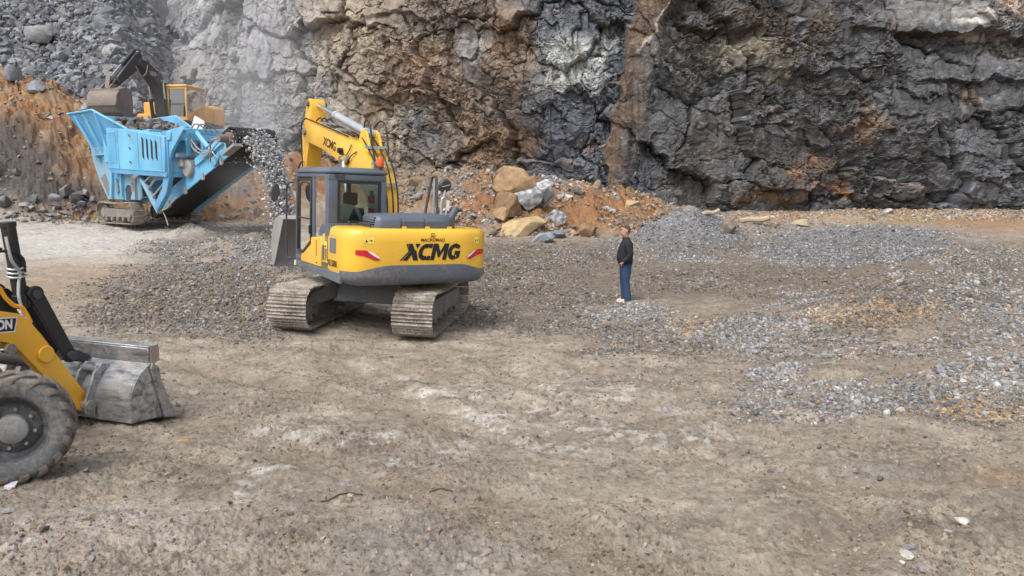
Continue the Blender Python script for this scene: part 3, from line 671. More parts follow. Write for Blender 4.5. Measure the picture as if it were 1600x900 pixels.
def bank_rubble():
    r, x, y, z, u, v = candidates(90000, 26.5, 42, seed=8)
    b = sstep(30.5, 33.5, y) * sstep(9, 5, x) + sstep(27.0, 28.5, y) * sstep(-7, -3, x) * sstep(7.5, 5, x)
    strip = sstep(31, 34, y) * sstep(6, 9, x) * sstep(300, 320, v) * .8
    nn = fbm(x * .55, y * .55, 3, 320)
    stony = sstep(560, 640, u) * .5 * (1 - .55 * sstep(850, 900, u)) + sstep(330, 420, u) * .2 + .16 + .5 * sstep(315, 335, v) * sstep(330, 200, u)
    keep = r.random(len(x)) < np.clip(b, 0, 1) * (stony * (.5 + .9 * nn)) + strip * .55
    x, y, z, u, v = [a[keep] for a in (x, y, z, u, v)]; n = len(x)
    size = np.clip(r.lognormal(-2.80, .55, n), .025, .30)
    size = np.where(x > 7, size * .6, size)
    zz = ground_z(x, y) + size * .15
    c = stone_cols(n, .38, r, .42, .07)
    grey = (blob(u, v, 905, 282, 70, 12) < 1.2) | ((blob(u, v, 720, 300, 70, 16) < 1) & (r.random(n) < .6)) | ((u < 330) & (r.random(n) < .7))
    c[grey] = STONE_GREY[r.integers(0, 6, grey.sum())] * 1.25
    c[(u < 330)] *= .8
    pale = (x > 7) & (r.random(n) < .16); c[pale] = (.47, .42, .35)
    o = link_mesh('rubble', pile_mesh('rubble', np.stack([x, y, zz], 1), size, c, 1, 9, fine=.075), M['rock'])
    tag(o, 'broken orange and grey stone on the earth bank below the cliff', 'rubble', kind='stuff')
bank_rubble()
def scree():
    r, x, y, z, u, v = candidates(60000, 37, 62, -.74, -.30, 12)
    keep = (y > scree_foot(x)) & (x < -15.0) & (z > 4.5)
    x, y, z, u, v = [a[keep] for a in (x, y, z, u, v)]; n = len(x)
    size = np.clip(r.lognormal(-2.15, .55, n), .05, .45)
    zz = ground_z(x, y) + size * .2
    c = np.array([(.20, .215, .24), (.26, .27, .29), (.16, .17, .19), (.30, .305, .32), (.23, .225, .22)])[r.integers(0, 5, n)] * r.uniform(.62, 1.1, n)[:, None]
    o = link_mesh('scree_rubble', pile_mesh('scree_rubble', np.stack([x, y, zz], 1), size, c, 1, 13, flat=.7, fine=.16), M['rock'])
    tag(o, 'blue grey blasted rubble covering the slope behind the crusher', 'rubble', kind='stuff')
scree()
def boulder(name, loc, size, seed, col, label, cat='boulder', group=None, rot=None, sub=4, cuts=13, sink=.25, mat='rock', bev=.03):
    r = np.random.default_rng(seed); v, f = ico(sub); v = v.copy()
    for i in range(cuts):
        n = r.normal(size=3); n /= np.linalg.norm(n); k = r.uniform(.36, .66)
        d = v @ n; m = d > k; v[m] -= np.outer((d[m] - k) * .97, n)
    v /= np.abs(v).max(0)
    a, b = v[:, 0] * 3 + seed, v[:, 1] * 3 + v[:, 2] * 2.3
    dsp = .05 * fbm(a, b, 4, seed) + .03 * np.abs(fbm(a * 2.2, b * 2.2, 3, seed + 4)); v *= (1 + dsp)[:, None]
    v = v * (np.asarray(size) / 2)
    base = np.empty_like(v); base[:] = col
    t = fbm(v[:, 0] / size[0] * 5 + seed, (v[:, 1] + v[:, 2]) / size[2] * 5, 4, seed + 2)
    base *= (1 + .30 * t)[:, None]
    if name == 'marbled':
        base = mix(base, (.62, .61, .60), sstep(-.05, .35, t) * .9)
    me = np_mesh('boulder', v, f, base)
    me.set_sharp_from_angle(angle=math.radians(30))
    x, y = loc[:2]; z = loc[2] if len(loc) > 2 else gz(x, y)
    o = link_mesh('rock' if size[0] < .45 else 'boulder', me, M[mat], None, (x, y, z + size[2] * (.5 - sink)), rot or (r.normal(0, .12), r.normal(0, .12), r.uniform(0, 6)))
    tag(o, label, cat, group); return o
def bpx(u, v, w, h, dist=None, dy=0):
    """floor point below that place of the photograph, and metres per photo pixel there"""
    x, y = on_ground(u, v); d = math.hypot(y, 0) * math.cos(PITCH) + .2
    return x, y + dy, d / FPX
TAN = (.40, .27, .155); TAN2 = (.44, .33, .18); BRN = (.26, .165, .10); GRY = (.26, .275, .30)
for (u, v, w, h, col, lab, kind, seed, zo, rot) in (
    (797, 330, 58, 48, TAN, 'big tan boulder with a broken face, topmost of the heap by the cliff', '', 51, .75, (.15, .1, .4)),
    (795, 345, 44, 46, BRN, 'upright brown boulder wedged under the topmost tan boulder', '', 52, .15, (.1, .2, 1.2)),
    (786, 352, 32, 34, (.33, .22, .13), 'small brown boulder low on the outer side of the boulder heap', '', 59, .0, (.1, .3, 2.)),
    (826, 337, 42, 36, (.24, .25, .265), 'grey and white marbled boulder leaning on the tan boulders', 'marbled', 53, .35, (.2, .1, .2)),
    (854, 334, 42, 40, (.27, .28, .29), 'rounded white veined grey boulder at the end of the boulder heap', 'marbled', 54, .35, (0, .2, 1.)),
    (866, 343, 32, 24, (.22, .235, .26), 'low blue grey boulder with a white top below the veined one', 'marbled', 60, .05, (0, .1, .3)),
    (828, 368, 84, 44, TAN2, 'largest yellowish boulder with folded layers in front of the heap', '', 55, .0, (.05, -.12, .15)),
    (852, 380, 34, 20, (.30, .33, .37), 'pale blue grey slab lying before the yellowish boulder', '', 56, .0, (.1, .1, .5)),
    (870, 372, 28, 15, (.20, .225, .26), 'dark blue grey slab behind the pale one', '', 57, .0, (.2, .1, 1.5)),
    (916, 370, 34, 26, BRN, 'brown wedge shaped boulder alone on the orange soil', '', 58, .0, (.1, -.25, .2)),
    (894, 365, 16, 11, TAN, 'small tan rock beside the brown wedge shaped boulder', '', 61, .0, None),
    (990, 330, 24, 17, TAN2, 'yellowish squat rock at the foot of the dark cliff', '', 62, .0, None),
    (952, 330, 14, 15, (.33, .35, .37), 'thin pale grey upright slab on the orange soil', '', 63, .0, (1.2, .2, 0)),
    (1138, 362, 34, 24, (.22, .18, .14), 'brown grey rock at the end of the small gravel heap', '', 64, .0, None),
    (1256, 352, 34, 11, (.44, .36, .24), 'flat cream slab between the gravel ridge and the cliff', '', 65, .0, (0, 0, .1)),
    (1212, 356, 20, 10, (.36, .28, .18), 'tan flat rock beside the cream slab', '', 66, .0, None),
    (1390, 335, 16, 10, (.46, .43, .38), 'pale rock on the mossy soil under the cliff', '', 67, .0, None)):
    x, y, m = bpx(u, v, w, h)
    boulder(kind, (x, y + m * w * .2, gz(x, y) + zo), (w * m * 1.12, w * m * .95, h * m * 1.15), seed, col, lab, rot=rot, sink=.18)
# rocks at the foot of the dark bank, left of the crusher
rl = np.random.default_rng(44)
for (u, v, w, h, col, lab) in (
    (118, 318, 30, 26, (.17, .165, .16), 'biggest dark rounded rock under the bank left of the crusher'), (103, 308, 22, 20, (.19, .185, .18), 'dark rock leaning behind the biggest rounded one'),
    (132, 303, 15, 12, (.27, .27, .28), 'grey rock above the biggest rounded rock by the crusher'), (146, 310, 12, 10, (.28, .28, .29), 'small grey rock next to the crusher track'),
    (126, 322, 14, 10, (.25, .255, .27), 'grey rock in front of the biggest rounded rock'), (88, 315, 20, 12, (.30, .31, .33), 'pale flat rock in the row under the dark bank'),
    (40, 325, 20, 10, (.31, .31, .32), 'long pale rock lying low under the dark bank'), (52, 312, 14, 12, (.20, .20, .205), 'blocky grey rock at the bank foot'),
    (10, 322, 26, 18, (.15, .145, .14), 'wide dark boulder cut by the photo edge'), (20, 338, 14, 8, (.34, .34, .34), 'low pale stone before the wide dark boulder'),
    (133, 338, 20, 14, (.34, .345, .36), 'pale tilted slab just before the crusher track'), (68, 334, 14, 14, (.23, .225, .225), 'rounded grey stone midway along the bank foot'),
    (48, 330, 12, 9, (.33, .335, .34), 'small pale cube like stone in the row'), (103, 334, 22, 8, (.20, .18, .165), 'flat brown slab before the rounded rocks'),
    (78, 342, 18, 7, (.29, .30, .31), 'low grey stone at the edge of the pale road')):
    x, y, m = bpx(u, v, w, h)
    boulder('', (x, y), (w * m * 1.1, w * m * .9, h * m * 1.2), int(u * 3 + v), col, lab, sink=.2, sub=3)
# the larger blocks that stand out on the scree
for (u, v, w, h, col, lab) in (
    (68, 48, 54, 32, (.29, .295, .30), 'largest pale block on the scree slope'), (160, 32, 30, 26, (.24, .27, .30), 'blue grey block high on the scree beside the cliff'),
    (150, 66, 16, 14, (.46, .40, .30), 'yellowish block on the grey scree above the excavator boom'), (165, 18, 28, 16, (.20, .215, .235), 'dark block at the top of the scree near the cliff'),
    (98, 37, 16, 13, (.25, .26, .28), 'rounded block beside the largest pale one'), (30, 74, 22, 14, (.28, .29, .31), 'flat pale block on the scree over the orange bank'),
    (26, 116, 36, 24, (.22, .235, .255), 'wide dark block low on the scree by the orange bank'), (50, 108, 26, 16, (.27, .285, .31), 'blue grey block next to the wide dark one'),
    (58, 132, 34, 22, (.25, .265, .29), 'split block at the bottom of the scree'), (92, 92, 28, 18, (.24, .25, .27), 'long block in the middle of the scree'),
    (52, 77, 26, 16, (.23, .24, .255), 'grey block left of the long one on the scree'), (125, 128, 22, 16, (.25, .26, .28), 'block behind the raised bucket'),
    (110, 108, 18, 13, (.26, .27, .29), 'pointed block midway up the scree'), (180, 78, 30, 20, (.31, .31, .31), 'tilted slab where the scree meets the cliff'), (205, 110, 20, 15, (.27, .275, .285), 'slab below the boom joint on the scree'),
    (14, 30, 20, 12, (.22, .23, .245), 'block at the edge high on the scree'), (120, 18, 18, 12, (.24, .245, .255), 'block near the top of the scree'), (80, 12, 16, 10, (.23, .235, .25), 'small block at the top of the scree'),
    (137, 165, 22, 14, (.28, .29, .30), 'block in the gap beneath the raised bucket'), (230, 140, 16, 12, (.26, .265, .28), 'block seen between boom and bucket')):
    x, y, m = bpx(u, v + h * .4, w, h)
    boulder('', (x, y), (w * m * 1.1, w * m * .9, h * m * 1.2), int(u * 5 + v), col, lab, sink=.25, sub=3)
for (u, v, w, r_, a, lab) in ((1180, 352, 44, .10, -.5, 'pale weathered log lying on the rubble at the cliff foot'), (1110, 338, 30, .07, .3, 'thin broken branch on the rubble left of the pale log')):
    x, y, m = bpx(u, v, w, 10); L = w * m; z = gz(x, y) + r_
    pts = [(x - L / 2 * math.cos(a) + L * t * math.cos(a), y + L * (t - .5) * math.sin(a), z + .12 * t + .03 * math.sin(7 * t)) for t in np.linspace(0, 1, 6)]
    tag(MB().tube(pts, r_, 9, 2).build('log', paint('bleached_wood', (.40, .33, .24), .9, .4, (.28, .22, .15), 6.0)), lab, 'log')
for k, (u, v, w, a, lab) in enumerate(((384, 648, 34, -.9, 'dark bent twig on the bare floor right of the loader bucket'), (535, 776, 64, .06, 'long thin twig on the pale dusty floor in the foreground'), (690, 764, 36, .0, 'short straight twig right of the long thin one'))):
    x, y, m = bpx(u, v, w, 10); L = w * m
    pts = []
    for t in np.linspace(-.5, .5, 8):
        px_, py_ = x + L * t * math.cos(a), y + L * t * math.sin(a) + .04 * math.sin(5 * t + k); pts.append((px_, py_, gz(px_, py_) + .012))
    tag(MB().tube(pts, .006, 6, 2).build('twig', M['twig']), lab, 'twig')
# single stones and litter on the floor close by
for (u, v, w, h, col, lab, cat) in (
    (1041, 647, 16, 13, (.36, .38, .41), 'pale grey stone alone on the tan floor in the middle', 'stone'), (1470, 804, 26, 15, (.33, .275, .21), 'flat tan stone at the lower edge of the floor', 'stone'),
    (1488, 794, 18, 9, (.22, .175, .135), 'brown stone just behind the flat tan one', 'stone'), (1502, 822, 28, 12, (.66, .64, .60), 'long white stone in the corner of the floor', 'stone'),
    (1480, 834, 13, 9, (.42, .41, .39), 'small grey stone below the flat tan one', 'stone'), (1418, 874, 28, 17, (.66, .63, .58), 'white jagged stone at the bottom of the picture', 'stone'),
    (1420, 857, 20, 12, (.27, .275, .29), 'striped grey stone behind the white jagged one', 'stone'), (1411, 885, 13, 8, (.60, .57, .52), 'small cream stone before the white jagged one', 'stone'),
    (1440, 894, 16, 12, (.30, .31, .325), 'blue grey stone cut by the bottom edge', 'stone'), (1376, 746, 12, 11, (.11, .115, .125), 'nearly black stone on a grey stain', 'stone'),
    (1262, 752, 12, 8, (.38, .30, .22), 'small tan stone on the right of the bare floor', 'stone'), (1356, 756, 12, 7, (.31, .24, .18), 'brown clod near the nearly black stone', 'stone'), (1204, 739, 11, 8, (.15, .135, .12), 'dark stone on the bare floor', 'stone'),
    (135, 736, 14, 8, (.22, .205, .20), 'dark clod in front of the loader tyre', 'stone'), (195, 768, 9, 5, (.12, .105, .09), 'tiny dark stone right of the loader tyre', 'stone'), (47, 816, 18, 8, (.27, .25, .235), 'flat grey stone on the white dust patch', 'stone'),
    (18, 757, 26, 9, (.66, .66, .67), 'crumpled white scrap lying against the loader tyre', 'scrap'), (11, 798, 22, 9, (.36, .36, .365), 'flat pale stone at the edge below the tyre', 'stone'), (359, 787, 12, 6, (.14, .12, .10), 'small dark clod beyond the white dust', 'stone'), (268, 815, 9, 6, (.13, .115, .10), 'round dark pebble on the white dust', 'stone'),
    (70, 790, 10, 7, (.2, .185, .175), 'pebble at the rim of the white dust', 'stone'), (1385, 645, 15, 11, (.58, .58, .585), 'white stone at the front of the gravel band', 'stone'), (1408, 640, 13, 11, (.46, .47, .49), 'pale stone beside the white one in the gravel', 'stone'),
    (1448, 648, 13, 8, (.55, .54, .52), 'cream stone among the orange gravel', 'stone'), (1555, 606, 15, 9, (.62, .62, .61), 'white stone on the gravel by the right edge', 'stone'), (1538, 611, 13, 6, (.58, .58, .58), 'small white stone left of the one by the right edge', 'stone'),
    (1500, 535, 17, 9, (.60, .60, .585), 'white stone on the upper gravel band', 'stone'), (1455, 456, 11, 9, (.52, .52, .52), 'pale round stone on the far gravel heap', 'stone'), (963, 464, 10, 8, (.40, .41, .42), 'grey stone just behind the heel of the man', 'stone')):
    x, y, m = bpx(u, v, w, h)
    boulder('', (x, y), (w * m, w * m * .75, h * m * 1.1), int(u * 7 + v), col, lab, cat, sink=.2, sub=3, cuts=7)
# ------------------------------------------------------------------ machines: shared builders
def oval(L, r, n_end=14):
    """side outline of a track, (y, z), axle distance L"""
    pts = []
    for i in range(n_end + 1):
        a = -math.pi / 2 + math.pi * i / n_end; pts.append((L / 2 + r * math.cos(a), r + r * math.sin(a)))
    for i in range(n_end + 1):
        a = math.pi / 2 + math.pi * i / n_end; pts.append((-L / 2 + r * math.cos(a), r + r * math.sin(a)))
    return pts
def track_path(L, r, pitch, sag=.04):
    per = 2 * L + 2 * math.pi * r; n = int(round(per / pitch)); out = []
    for i in range(n):
        s = per * i / n
        if s < L: p = (-L / 2 + s, 0.0); a = 0
        elif s < L + math.pi * r:
            t = (s - L) / r; p = (L / 2 + r * math.sin(t), r - r * math.cos(t)); a = t
        elif s < 2 * L + math.pi * r:
            q = (s - L - math.pi * r) / L; p = (L / 2 - q * L, 2 * r - sag * math.sin(math.pi * q)); a = math.pi
        else:
            t = (s - 2 * L - math.pi * r) / r; p = (-L / 2 - r * math.sin(t), r + r * math.cos(t)); a = math.pi + t
        out.append((p[0], p[1], a))
    return out, per / n
def make_track(parent, x, L, r, width, pitch, rot=(0, 0, 0), loc=(0, 0, 0), detail=True):
    """one crawler: shoes with grousers round a frame with sprocket, idler and rollers"""
    path, pit = track_path(L, r - .05, pitch)
    mb = MB()
    for y, z, a in path:
        # y along, outward normal n = (sin a, -cos a)
        ty, tz = math.cos(a), math.sin(a); ny, nz = math.sin(a), -math.cos(a)
        jit = random.uniform(-.004, .004)
        def q(s, o): return (y + ty * s + ny * o, z + .05 + tz * s + nz * o)
        prof = [q(-pit * .49, .0), q(-pit * .49, .018), q(-pit * .40, .05 + jit), q(-pit * .33, .05 + jit), q(-pit * .27, .02), q(-pit * .03, .018), q(pit * .03, .04), q(pit * .09, .04), q(pit * .15, .018), q(pit * .30, .018), q(pit * .36, .038), q(pit * .42, .038), q(pit * .46, .012), q(pit * .49, 0)]
        w = width / 2 + random.uniform(-.006, .006)
        mb.prism(prof, 'x', x - w, x + w)
        if detail:
            for bx in (-.085, -.035, .035, .085):
                c = q(pit * .22, .02); e = q(pit * .22, .034)
                mb.cur = 1; mb.cyl((x + bx, c[0], c[1]), (x + bx, e[0], e[1]), .018, n=6); mb.cur = 0
    tr = mb.build('track', M['track'], parent, bevel=.004, rot=rot, loc=loc)
    tr.data.materials.append(M['dark'])
    fr = MB(); ri = r - .13
    fr.prism([(-L / 2 + .12, r - .17), (L / 2 - .1, r - .17), (L / 2 + .05, r - .02), (L / 2 - .05, r + .14), (-L / 2 + .3, r + .17), (-L / 2 + .05, r + .06)], 'x', x - width * .30, x + width * .30)
    fr.build('track_frame', M['track_side'], tr, bevel=.015)
    sp = MB(); c = (x - width * .12, -L / 2, r); sp.lathe([(0, .02), (0, ri + .02), (width * .24, ri + .02), (width * .24, .02)], c, (1, 0, 0), 30)
    sp.lathe([(-.09, .02), (-.09, ri * .62), (0, ri * .72), (width * .24, ri * .72), (width * .24 + .09, ri * .62), (width * .24 + .09, .02)], c, (1, 0, 0), 26)
    sp.build('sprocket', M['track_side'], tr, angle=30)
    idl = MB(); c = (x - width * .12, L / 2, r); idl.lathe([(0, .02), (0, ri + .03), (width * .24, ri + .03), (width * .24, .02)], c, (1, 0, 0), 30)
    idl.lathe([(-.06, .02), (-.06, .10), (width * .24 + .06, .10), (width * .24 + .06, .02)], c, (1, 0, 0), 18)
    idl.build('idler', M['track_side'], tr, angle=30)
    n = int(L / .42)
    for i in range(n):
        y = -L / 2 + .25 + (L - .5) * i / max(1, n - 1)
        MB().lathe([(0, .02), (0, .085), (.03, .10), (width * .5, .10), (width * .5 + .03, .085), (width * .5 + .03, .02)], (x - width * .25 - .015, y, .05 + .15), (1, 0, 0), 16).build('roller', M['track_side'], tr, angle=30)
    return tr
def ram(parent, p0, p1, r, split=.55, names=('hydraulic_cylinder', 'piston_rod'), mat='silver', rot=(0, 0, 0), loc=(0, 0, 0)):
    """a hydraulic cylinder with its bright rod, eyes at both ends"""
    a = Vector(p0); b = Vector(p1); m = a.lerp(b, split)
    d = (b - a).normalized(); s = d.cross(Vector((1, 0, 0))); s = Vector((1, 0, 0))
    mb = MB(); mb.cyl(a, m, r, n=18); mb.cyl(m - d * .07, m + d * .03, r * 1.18, n=18); mb.cyl(a, a + d * .06, r * 1.12, n=18)
    mb.cyl(a - s * r * 1.1, a + s * r * 1.1, r * 1.05, n=14)
    side = d.cross(s).normalized()
    mb.tube([a + d * .12 + side * r * 1.35, m - d * .1 + side * r * 1.35], .018, 6, 1)
    c = mb.build(names[0], M[mat], parent, rot=rot, loc=loc)
    rd = MB(); rd.cyl(m, b, r * .58, n=14); rd.cyl(b - s * r * 1.05, b + s * r * 1.05, r * .9, n=14)
    rd.build(names[1], M['chrome'], c)
    return c
def side_plates(mb, outline, xs, t):
    for x in xs: mb.prism(outline, 'x', x - t / 2, x + t / 2)
    return mb
def strip(mb, pts, x0, x1, t):
    """a bent plate: the line pts (y, z) swept across x, thickness t"""
    n = len(pts); off = []
    for i in range(n):
        a = pts[max(i - 1, 0)]; b = pts[min(i + 1, n - 1)]; dx, dz = b[0] - a[0], b[1] - a[1]; l = math.hypot(dx, dz)
        off.append((pts[i][0] - dz / l * t, pts[i][1] + dx / l * t))
    mb.prism(list(pts) + off[::-1], 'x', x0, x1); return mb

# ------------------------------------------------------------------ the yellow excavator
def yellow_excavator():
    EX = (-2.51, 14.34)
    rt = empty('excavator', (EX[0], EX[1], .075), (0, math.radians(2.2), math.radians(-7)))
    tag(rt, 'yellow tracked excavator with slate grey cab seen from behind, bucket at the gravel pile', 'excavator')
    for x in (-1.07, 1.07): make_track(rt, x, 2.72, .385, .68, .172)
    mb = MB()
    mb.prism([(-.75, .42), (.75, .42), (.62, .86), (-.62, .86)], 'x', -.62, .62)
    for sx in (-1, 1):
        for sy in (-1, 1):
            mb.loft([[(sx * .55, sy * .25, .50), (sx * .55, sy * .75, .50), (sx * .55, sy * .70, .82), (sx * .55, sy * .25, .82)], [(sx * .90, sy * .75, .34), (sx * .90, sy * 1.15, .34), (sx * .90, sy * 1.1, .60), (sx * .90, sy * .75, .60)]])
    mb.build('car_body', M['under'], rt, bevel=.02)
    UR = (0, 0, math.radians(40))          # the upper works are slewed to the left
    def U(b, name, mat, parent=rt, **k):
        return b.build(name, M[mat], parent, rot=UR if parent is rt else (0, 0, 0), **k)
    U(MB().cyl((0, 0, .86), (0, 0, .97), .62, n=40), 'swing_ring', 'dark')
    # --- counterweight
    HW = 1.25
    def yrear(x): return -1.9 + .10 * (x / HW)**2
    def outline(off=0.0, front=-1.47, n=22):
        pts = []
        for i in range(7):
            a = math.pi / 2 * i / 6
            pts.append((-(HW - .34) - .34 * math.cos(a), -1.47 - (.36) * math.sin(a)))
        pts = [(-HW, front)] + pts[1:]
        xs = np.linspace(-(HW - .34), HW - .34, n)[1:-1]
        y0 = -1.83
        mid = [(x, min(yrear(x), -1.83) if abs(x) < .9 else -1.83) for x in xs]
        rgt = [(-p[0], p[1]) for p in pts[::-1]]
        P = pts + mid + rgt
        if off:
            Q = []
            for i, p in enumerate(P):
                a = P[max(i - 1, 0)]; b = P[min(i + 1, len(P) - 1)]
                dx, dy = b[0] - a[0], b[1] - a[1]; l = math.hypot(dx, dy); Q.append((p[0] + dy / l * off, p[1] - dx / l * off))
            P = Q
        return P
    rings = []
    for z, o in ((.90, -.16), (.93, -.09), (.99, -.03), (1.06, 0), (1.30, .004), (1.60, .004), (1.72, -.004), (1.775, -.03), (1.805, -.07), (1.815, -.12)):
        P = outline(o); F = [(P[-1][0], -.98), (P[0][0], -.98)]
        rings.append([(x, y, z) for x, y in P + F])
    cw = U(MB().loft(rings), 'counterweight', 'yellow', angle=50)
    # grey rubbing strake with sloping ends round the bottom of the tail
    P = outline(.012); L = [0]
    for a, b in zip(P[:-1], P[1:]): L.append(L[-1] + math.hypot(b[0] - a[0], b[1] - a[1]))
    r2 = [[], [], [], [], [], []]
    for p, l in zip(P, L):
        t = l / L[-1]; e = min(t, 1 - t); zt = 1.125 + .105 * sstep(.10, .30, np.array(e)).item()
        q = outline(-.02)[P.index(p)]; q2 = outline(-.010)[P.index(p)]; q25 = outline(-.07)[P.index(p)]; q3 = outline(-.17)[P.index(p)]
        r2[0].append((q[0], q[1], zt + .004)); r2[1].append((p[0], p[1], zt)); r2[2].append((p[0], p[1], 1.05)); r2[3].append((q2[0], q2[1], .985)); r2[4].append((q25[0], q25[1], .915)); r2[5].append((q3[0], q3[1], .885))
    U(MB().loft(r2, cap=False, closed=False), 'rubbing_strake', 'slate_mud', cw, angle=50)
    # curved sheets lying on the tail: position along x, height z
    def on_tail(x, z, o=.006):
        x0 = x
        P = outline(.004 + o); xs = [p[0] for p in P]
        return (x, float(np.interp(x, xs[5:-5], [p[1] for p in P][5:-5])), z)
    def lettering(name, body, size, cx, cz, mat, shear=0, offset=0, sp=1.0, sx=1.0):
        v, f = text_polys(body, size, shear, offset, sp)
        return flat_mesh(name, [on_tail(cx + p[0] * sx, cz + p[1]) for p in v], f, M[mat], cw)
    # XCMG, slanted block letters
    vs, fs = [], []
    def poly(pts, hole=False):
        b = len(vs); vs.extend(pts); fs.append(tuple(range(b, b + len(pts))))
    sh = lambda x, y: (x + y * .26, y)
    H = 1.0
    def add(pts): poly([sh(*p) for p in pts])
    # X : a thick stroke cut by a thin double line
    add([(.30, 1), (.62, 1), (.92, .58), (1.02, .72), (.80, 1.0), (1.18, 1), (1.16, .93), (.98, .62), (1.28, 0), (.93, 0), (.72, .34), (.52, 0), (.18, 0), (.56, .52)])
    add([(.10, 1), (.22, 1), (.88, 0), (.80, 0)]) if False else None
    add([(-.02, 0), (.10, 0), (.60, .60), (.54, .66)])
    add([(.16, 1), (.25, 1), (.55, .58), (.50, .50)])
    def arcband(cx, cy, rx, ry, tx, ty, a0, a1, n=14):
        for i in range(n):
            A = a0 + (a1 - a0) * i / n; B = a0 + (a1 - a0) * (i + 1) / n
            add([(cx + rx * math.cos(A), cy + ry * math.sin(A)), (cx + rx * math.cos(B), cy + ry * math.sin(B)), (cx + (rx - tx) * math.cos(B), cy + (ry - ty) * math.sin(B)), (cx + (rx - tx) * math.cos(A), cy + (ry - ty) * math.sin(A))])
    arcband(1.68, .5, .50, .5, .30, .26, math.radians(62), math.radians(298))
    add([(1.86, 1), (2.12, 1), (2.12, .72), (1.86, .74)]); add([(1.86, 0), (2.12, 0), (2.12, .27), (1.86, .26)])
    add([(2.16, 0), (2.46, 0), (2.46, 1), (2.16, 1)]); add([(2.46, 1), (2.52, 1), (2.78, .50), (2.68, .16), (2.46, .62)])
    add([(2.78, .50), (2.68, .16), (2.80, .16), (3.06, .62), (3.06, 1), (3.0, 1)]); add([(3.06, 0), (3.36, 0), (3.36, 1), (3.06, 1)])
    arcband(3.88, .5, .50, .5, .30, .26, math.radians(52), math.radians(300))
    add([(4.06, .96), (4.30, .84), (4.18, .64), (4.02, .72)]); add([(3.92, .54), (4.36, .54), (4.36, .30), (3.92, .30)]); add([(4.10, .30), (4.36, .30), (4.34, .12), (4.12, .04)])
    sc = .275; kx = .238
    flat_mesh('lettering', [on_tail(-.44 + p[0] * kx, 1.305 + p[1] * sc) for p in vs], fs, M['decal'], cw)
    lettering('lettering', 'MACROMAQ', .070, .12, 1.637, 'decal_brown', offset=.002, sp=1.05)
    e = MB(); bx, bz = .12, 1.705
    fl = lambda pts: [on_tail(bx + a, bz + b) for a, b in pts]
    v, f = [], []
    for pts in ([(-.042, -.032), (-.030, -.032), (-.022, .034), (-.032, .046)], [(-.032, .046), (-.022, .034), (.022, .034), (.026, .046)], [(.026, .046), (.022, .034), (.030, -.032), (.042, -.032)], [(-.014, -.032), (-.004, -.032), (-.004, .012), (-.014, .016)], [(-.004, .0), (-.004, .016), (.016, -.010), (.016, -.032), (.008, -.032)]):
        b = len(v); v += fl(pts); f.append(tuple(range(b, b + len(pts))))
    flat_mesh('emblem', v, f, M['decal_brown'], cw)
    # warning labels
    for cx in (-.93, .955):
        w = .075 if cx < 0 else .045
        def wrap(a, b, o=.004):
            P = outline(.004 + o); Ls = [0]
            for p, q in zip(P[:-1], P[1:]): Ls.append(Ls[-1] + math.hypot(q[0] - p[0], q[1] - p[1]))
            l0 = np.interp(cx, [p[0] for p in P], Ls) + a
            return (float(np.interp(l0, Ls, [p[0] for p in P])), float(np.interp(l0, Ls, [p[1] for p in P])), 1.63 + b)
        xs = np.linspace(-w, w, 7); v = [wrap(a, b) for b in (-.05, .05) for a in xs]; f = [(i, i + 1, i + 8, i + 7) for i in range(6)]
        lb = flat_mesh('warning_label', v, f, M['decal_yellow'], cw)
        v = [wrap(a * w / .075, b, .007) for a, b in ((-.055, -.03), (-.015, -.03), (-.035, .02), (.01, -.01), (.03, -.01), (.03, .005), (.01, .005), (.035, .02), (.06, .0), (.035, -.03))]
        flat_mesh('pictogram', v, [(0, 1, 2), (3, 4, 5, 6), (7, 9, 8)], M['decal'], lb)
    # tail lights set into the corners
    for sx in (-1, 1):
        P = outline(.010); Ls = [0]
        for p, q in zip(P[:-1], P[1:]): Ls.append(Ls[-1] + math.hypot(q[0] - p[0], q[1] - p[1]))
        def w2(l, z, o=0):
            l = l if sx < 0 else Ls[-1] - l
            Q = outline(.010 + o); return (float(np.interp(l, Ls, [p[0] for p in Q])), float(np.interp(l, Ls, [p[1] for p in Q])), z)
        def sheet(top, bot, o, n=8):
            v = []; f = []
            for i in range(n + 1):
                t = i / n; l = top[0][0] + (top[-1][0] - top[0][0]) * t
                zt = np.interp(l, [p[0] for p in top], [p[1] for p in top]); zb = np.interp(l, [p[0] for p in bot], [p[1] for p in bot])
                v += [w2(l, float(zt), o), w2(l, float(zb), o)]
            for i in range(n): f.append((2 * i, 2 * i + 1, 2 * i + 3, 2 * i + 2))
            return v, f
        v, f = sheet([(.34, 1.475), (.50, 1.475), (.68, 1.40), (.72, 1.34)], [(.34, 1.40), (.50, 1.375), (.66, 1.30), (.72, 1.325)], .004)
        hl = flat_mesh('tail_light', v, f, M['red'], cw)
        v, f = sheet([(.53, 1.463), (.60, 1.44), (.70, 1.375), (.715, 1.345)], [(.53, 1.455), (.60, 1.40), (.68, 1.35), (.715, 1.335)], .008)
        flat_mesh('reflector', v, f, M['white'], hl)
    # --- deck, side panels
    U(MB().box(-1.2, 1.2, -1.46, .95, .985, 1.075).box(-.9, .9, -1.3, .6, .93, .985), 'revolving_frame', 'slate_mud', bevel=.015)
    U(MB().prism([(-1.47, 1.08), (.82, 1.08), (.82, .98), (-.6, .93), (-1.47, .90)], 'x', -1.258, -1.20), 'deck_skirt', 'slate_mud', bevel=.012)
    sp = MB(); sp.loft([[(-1.25, y, 1.085), (-1.25, y, 1.62), (-1.20, y, 1.76), (-1.10, y, 1.80), (-.72, y, 1.805), (-.72, y, 1.085)] for y in (-1.462, -.62)])
    pn = U(sp, 'side_door', 'yellow', bevel=.01)
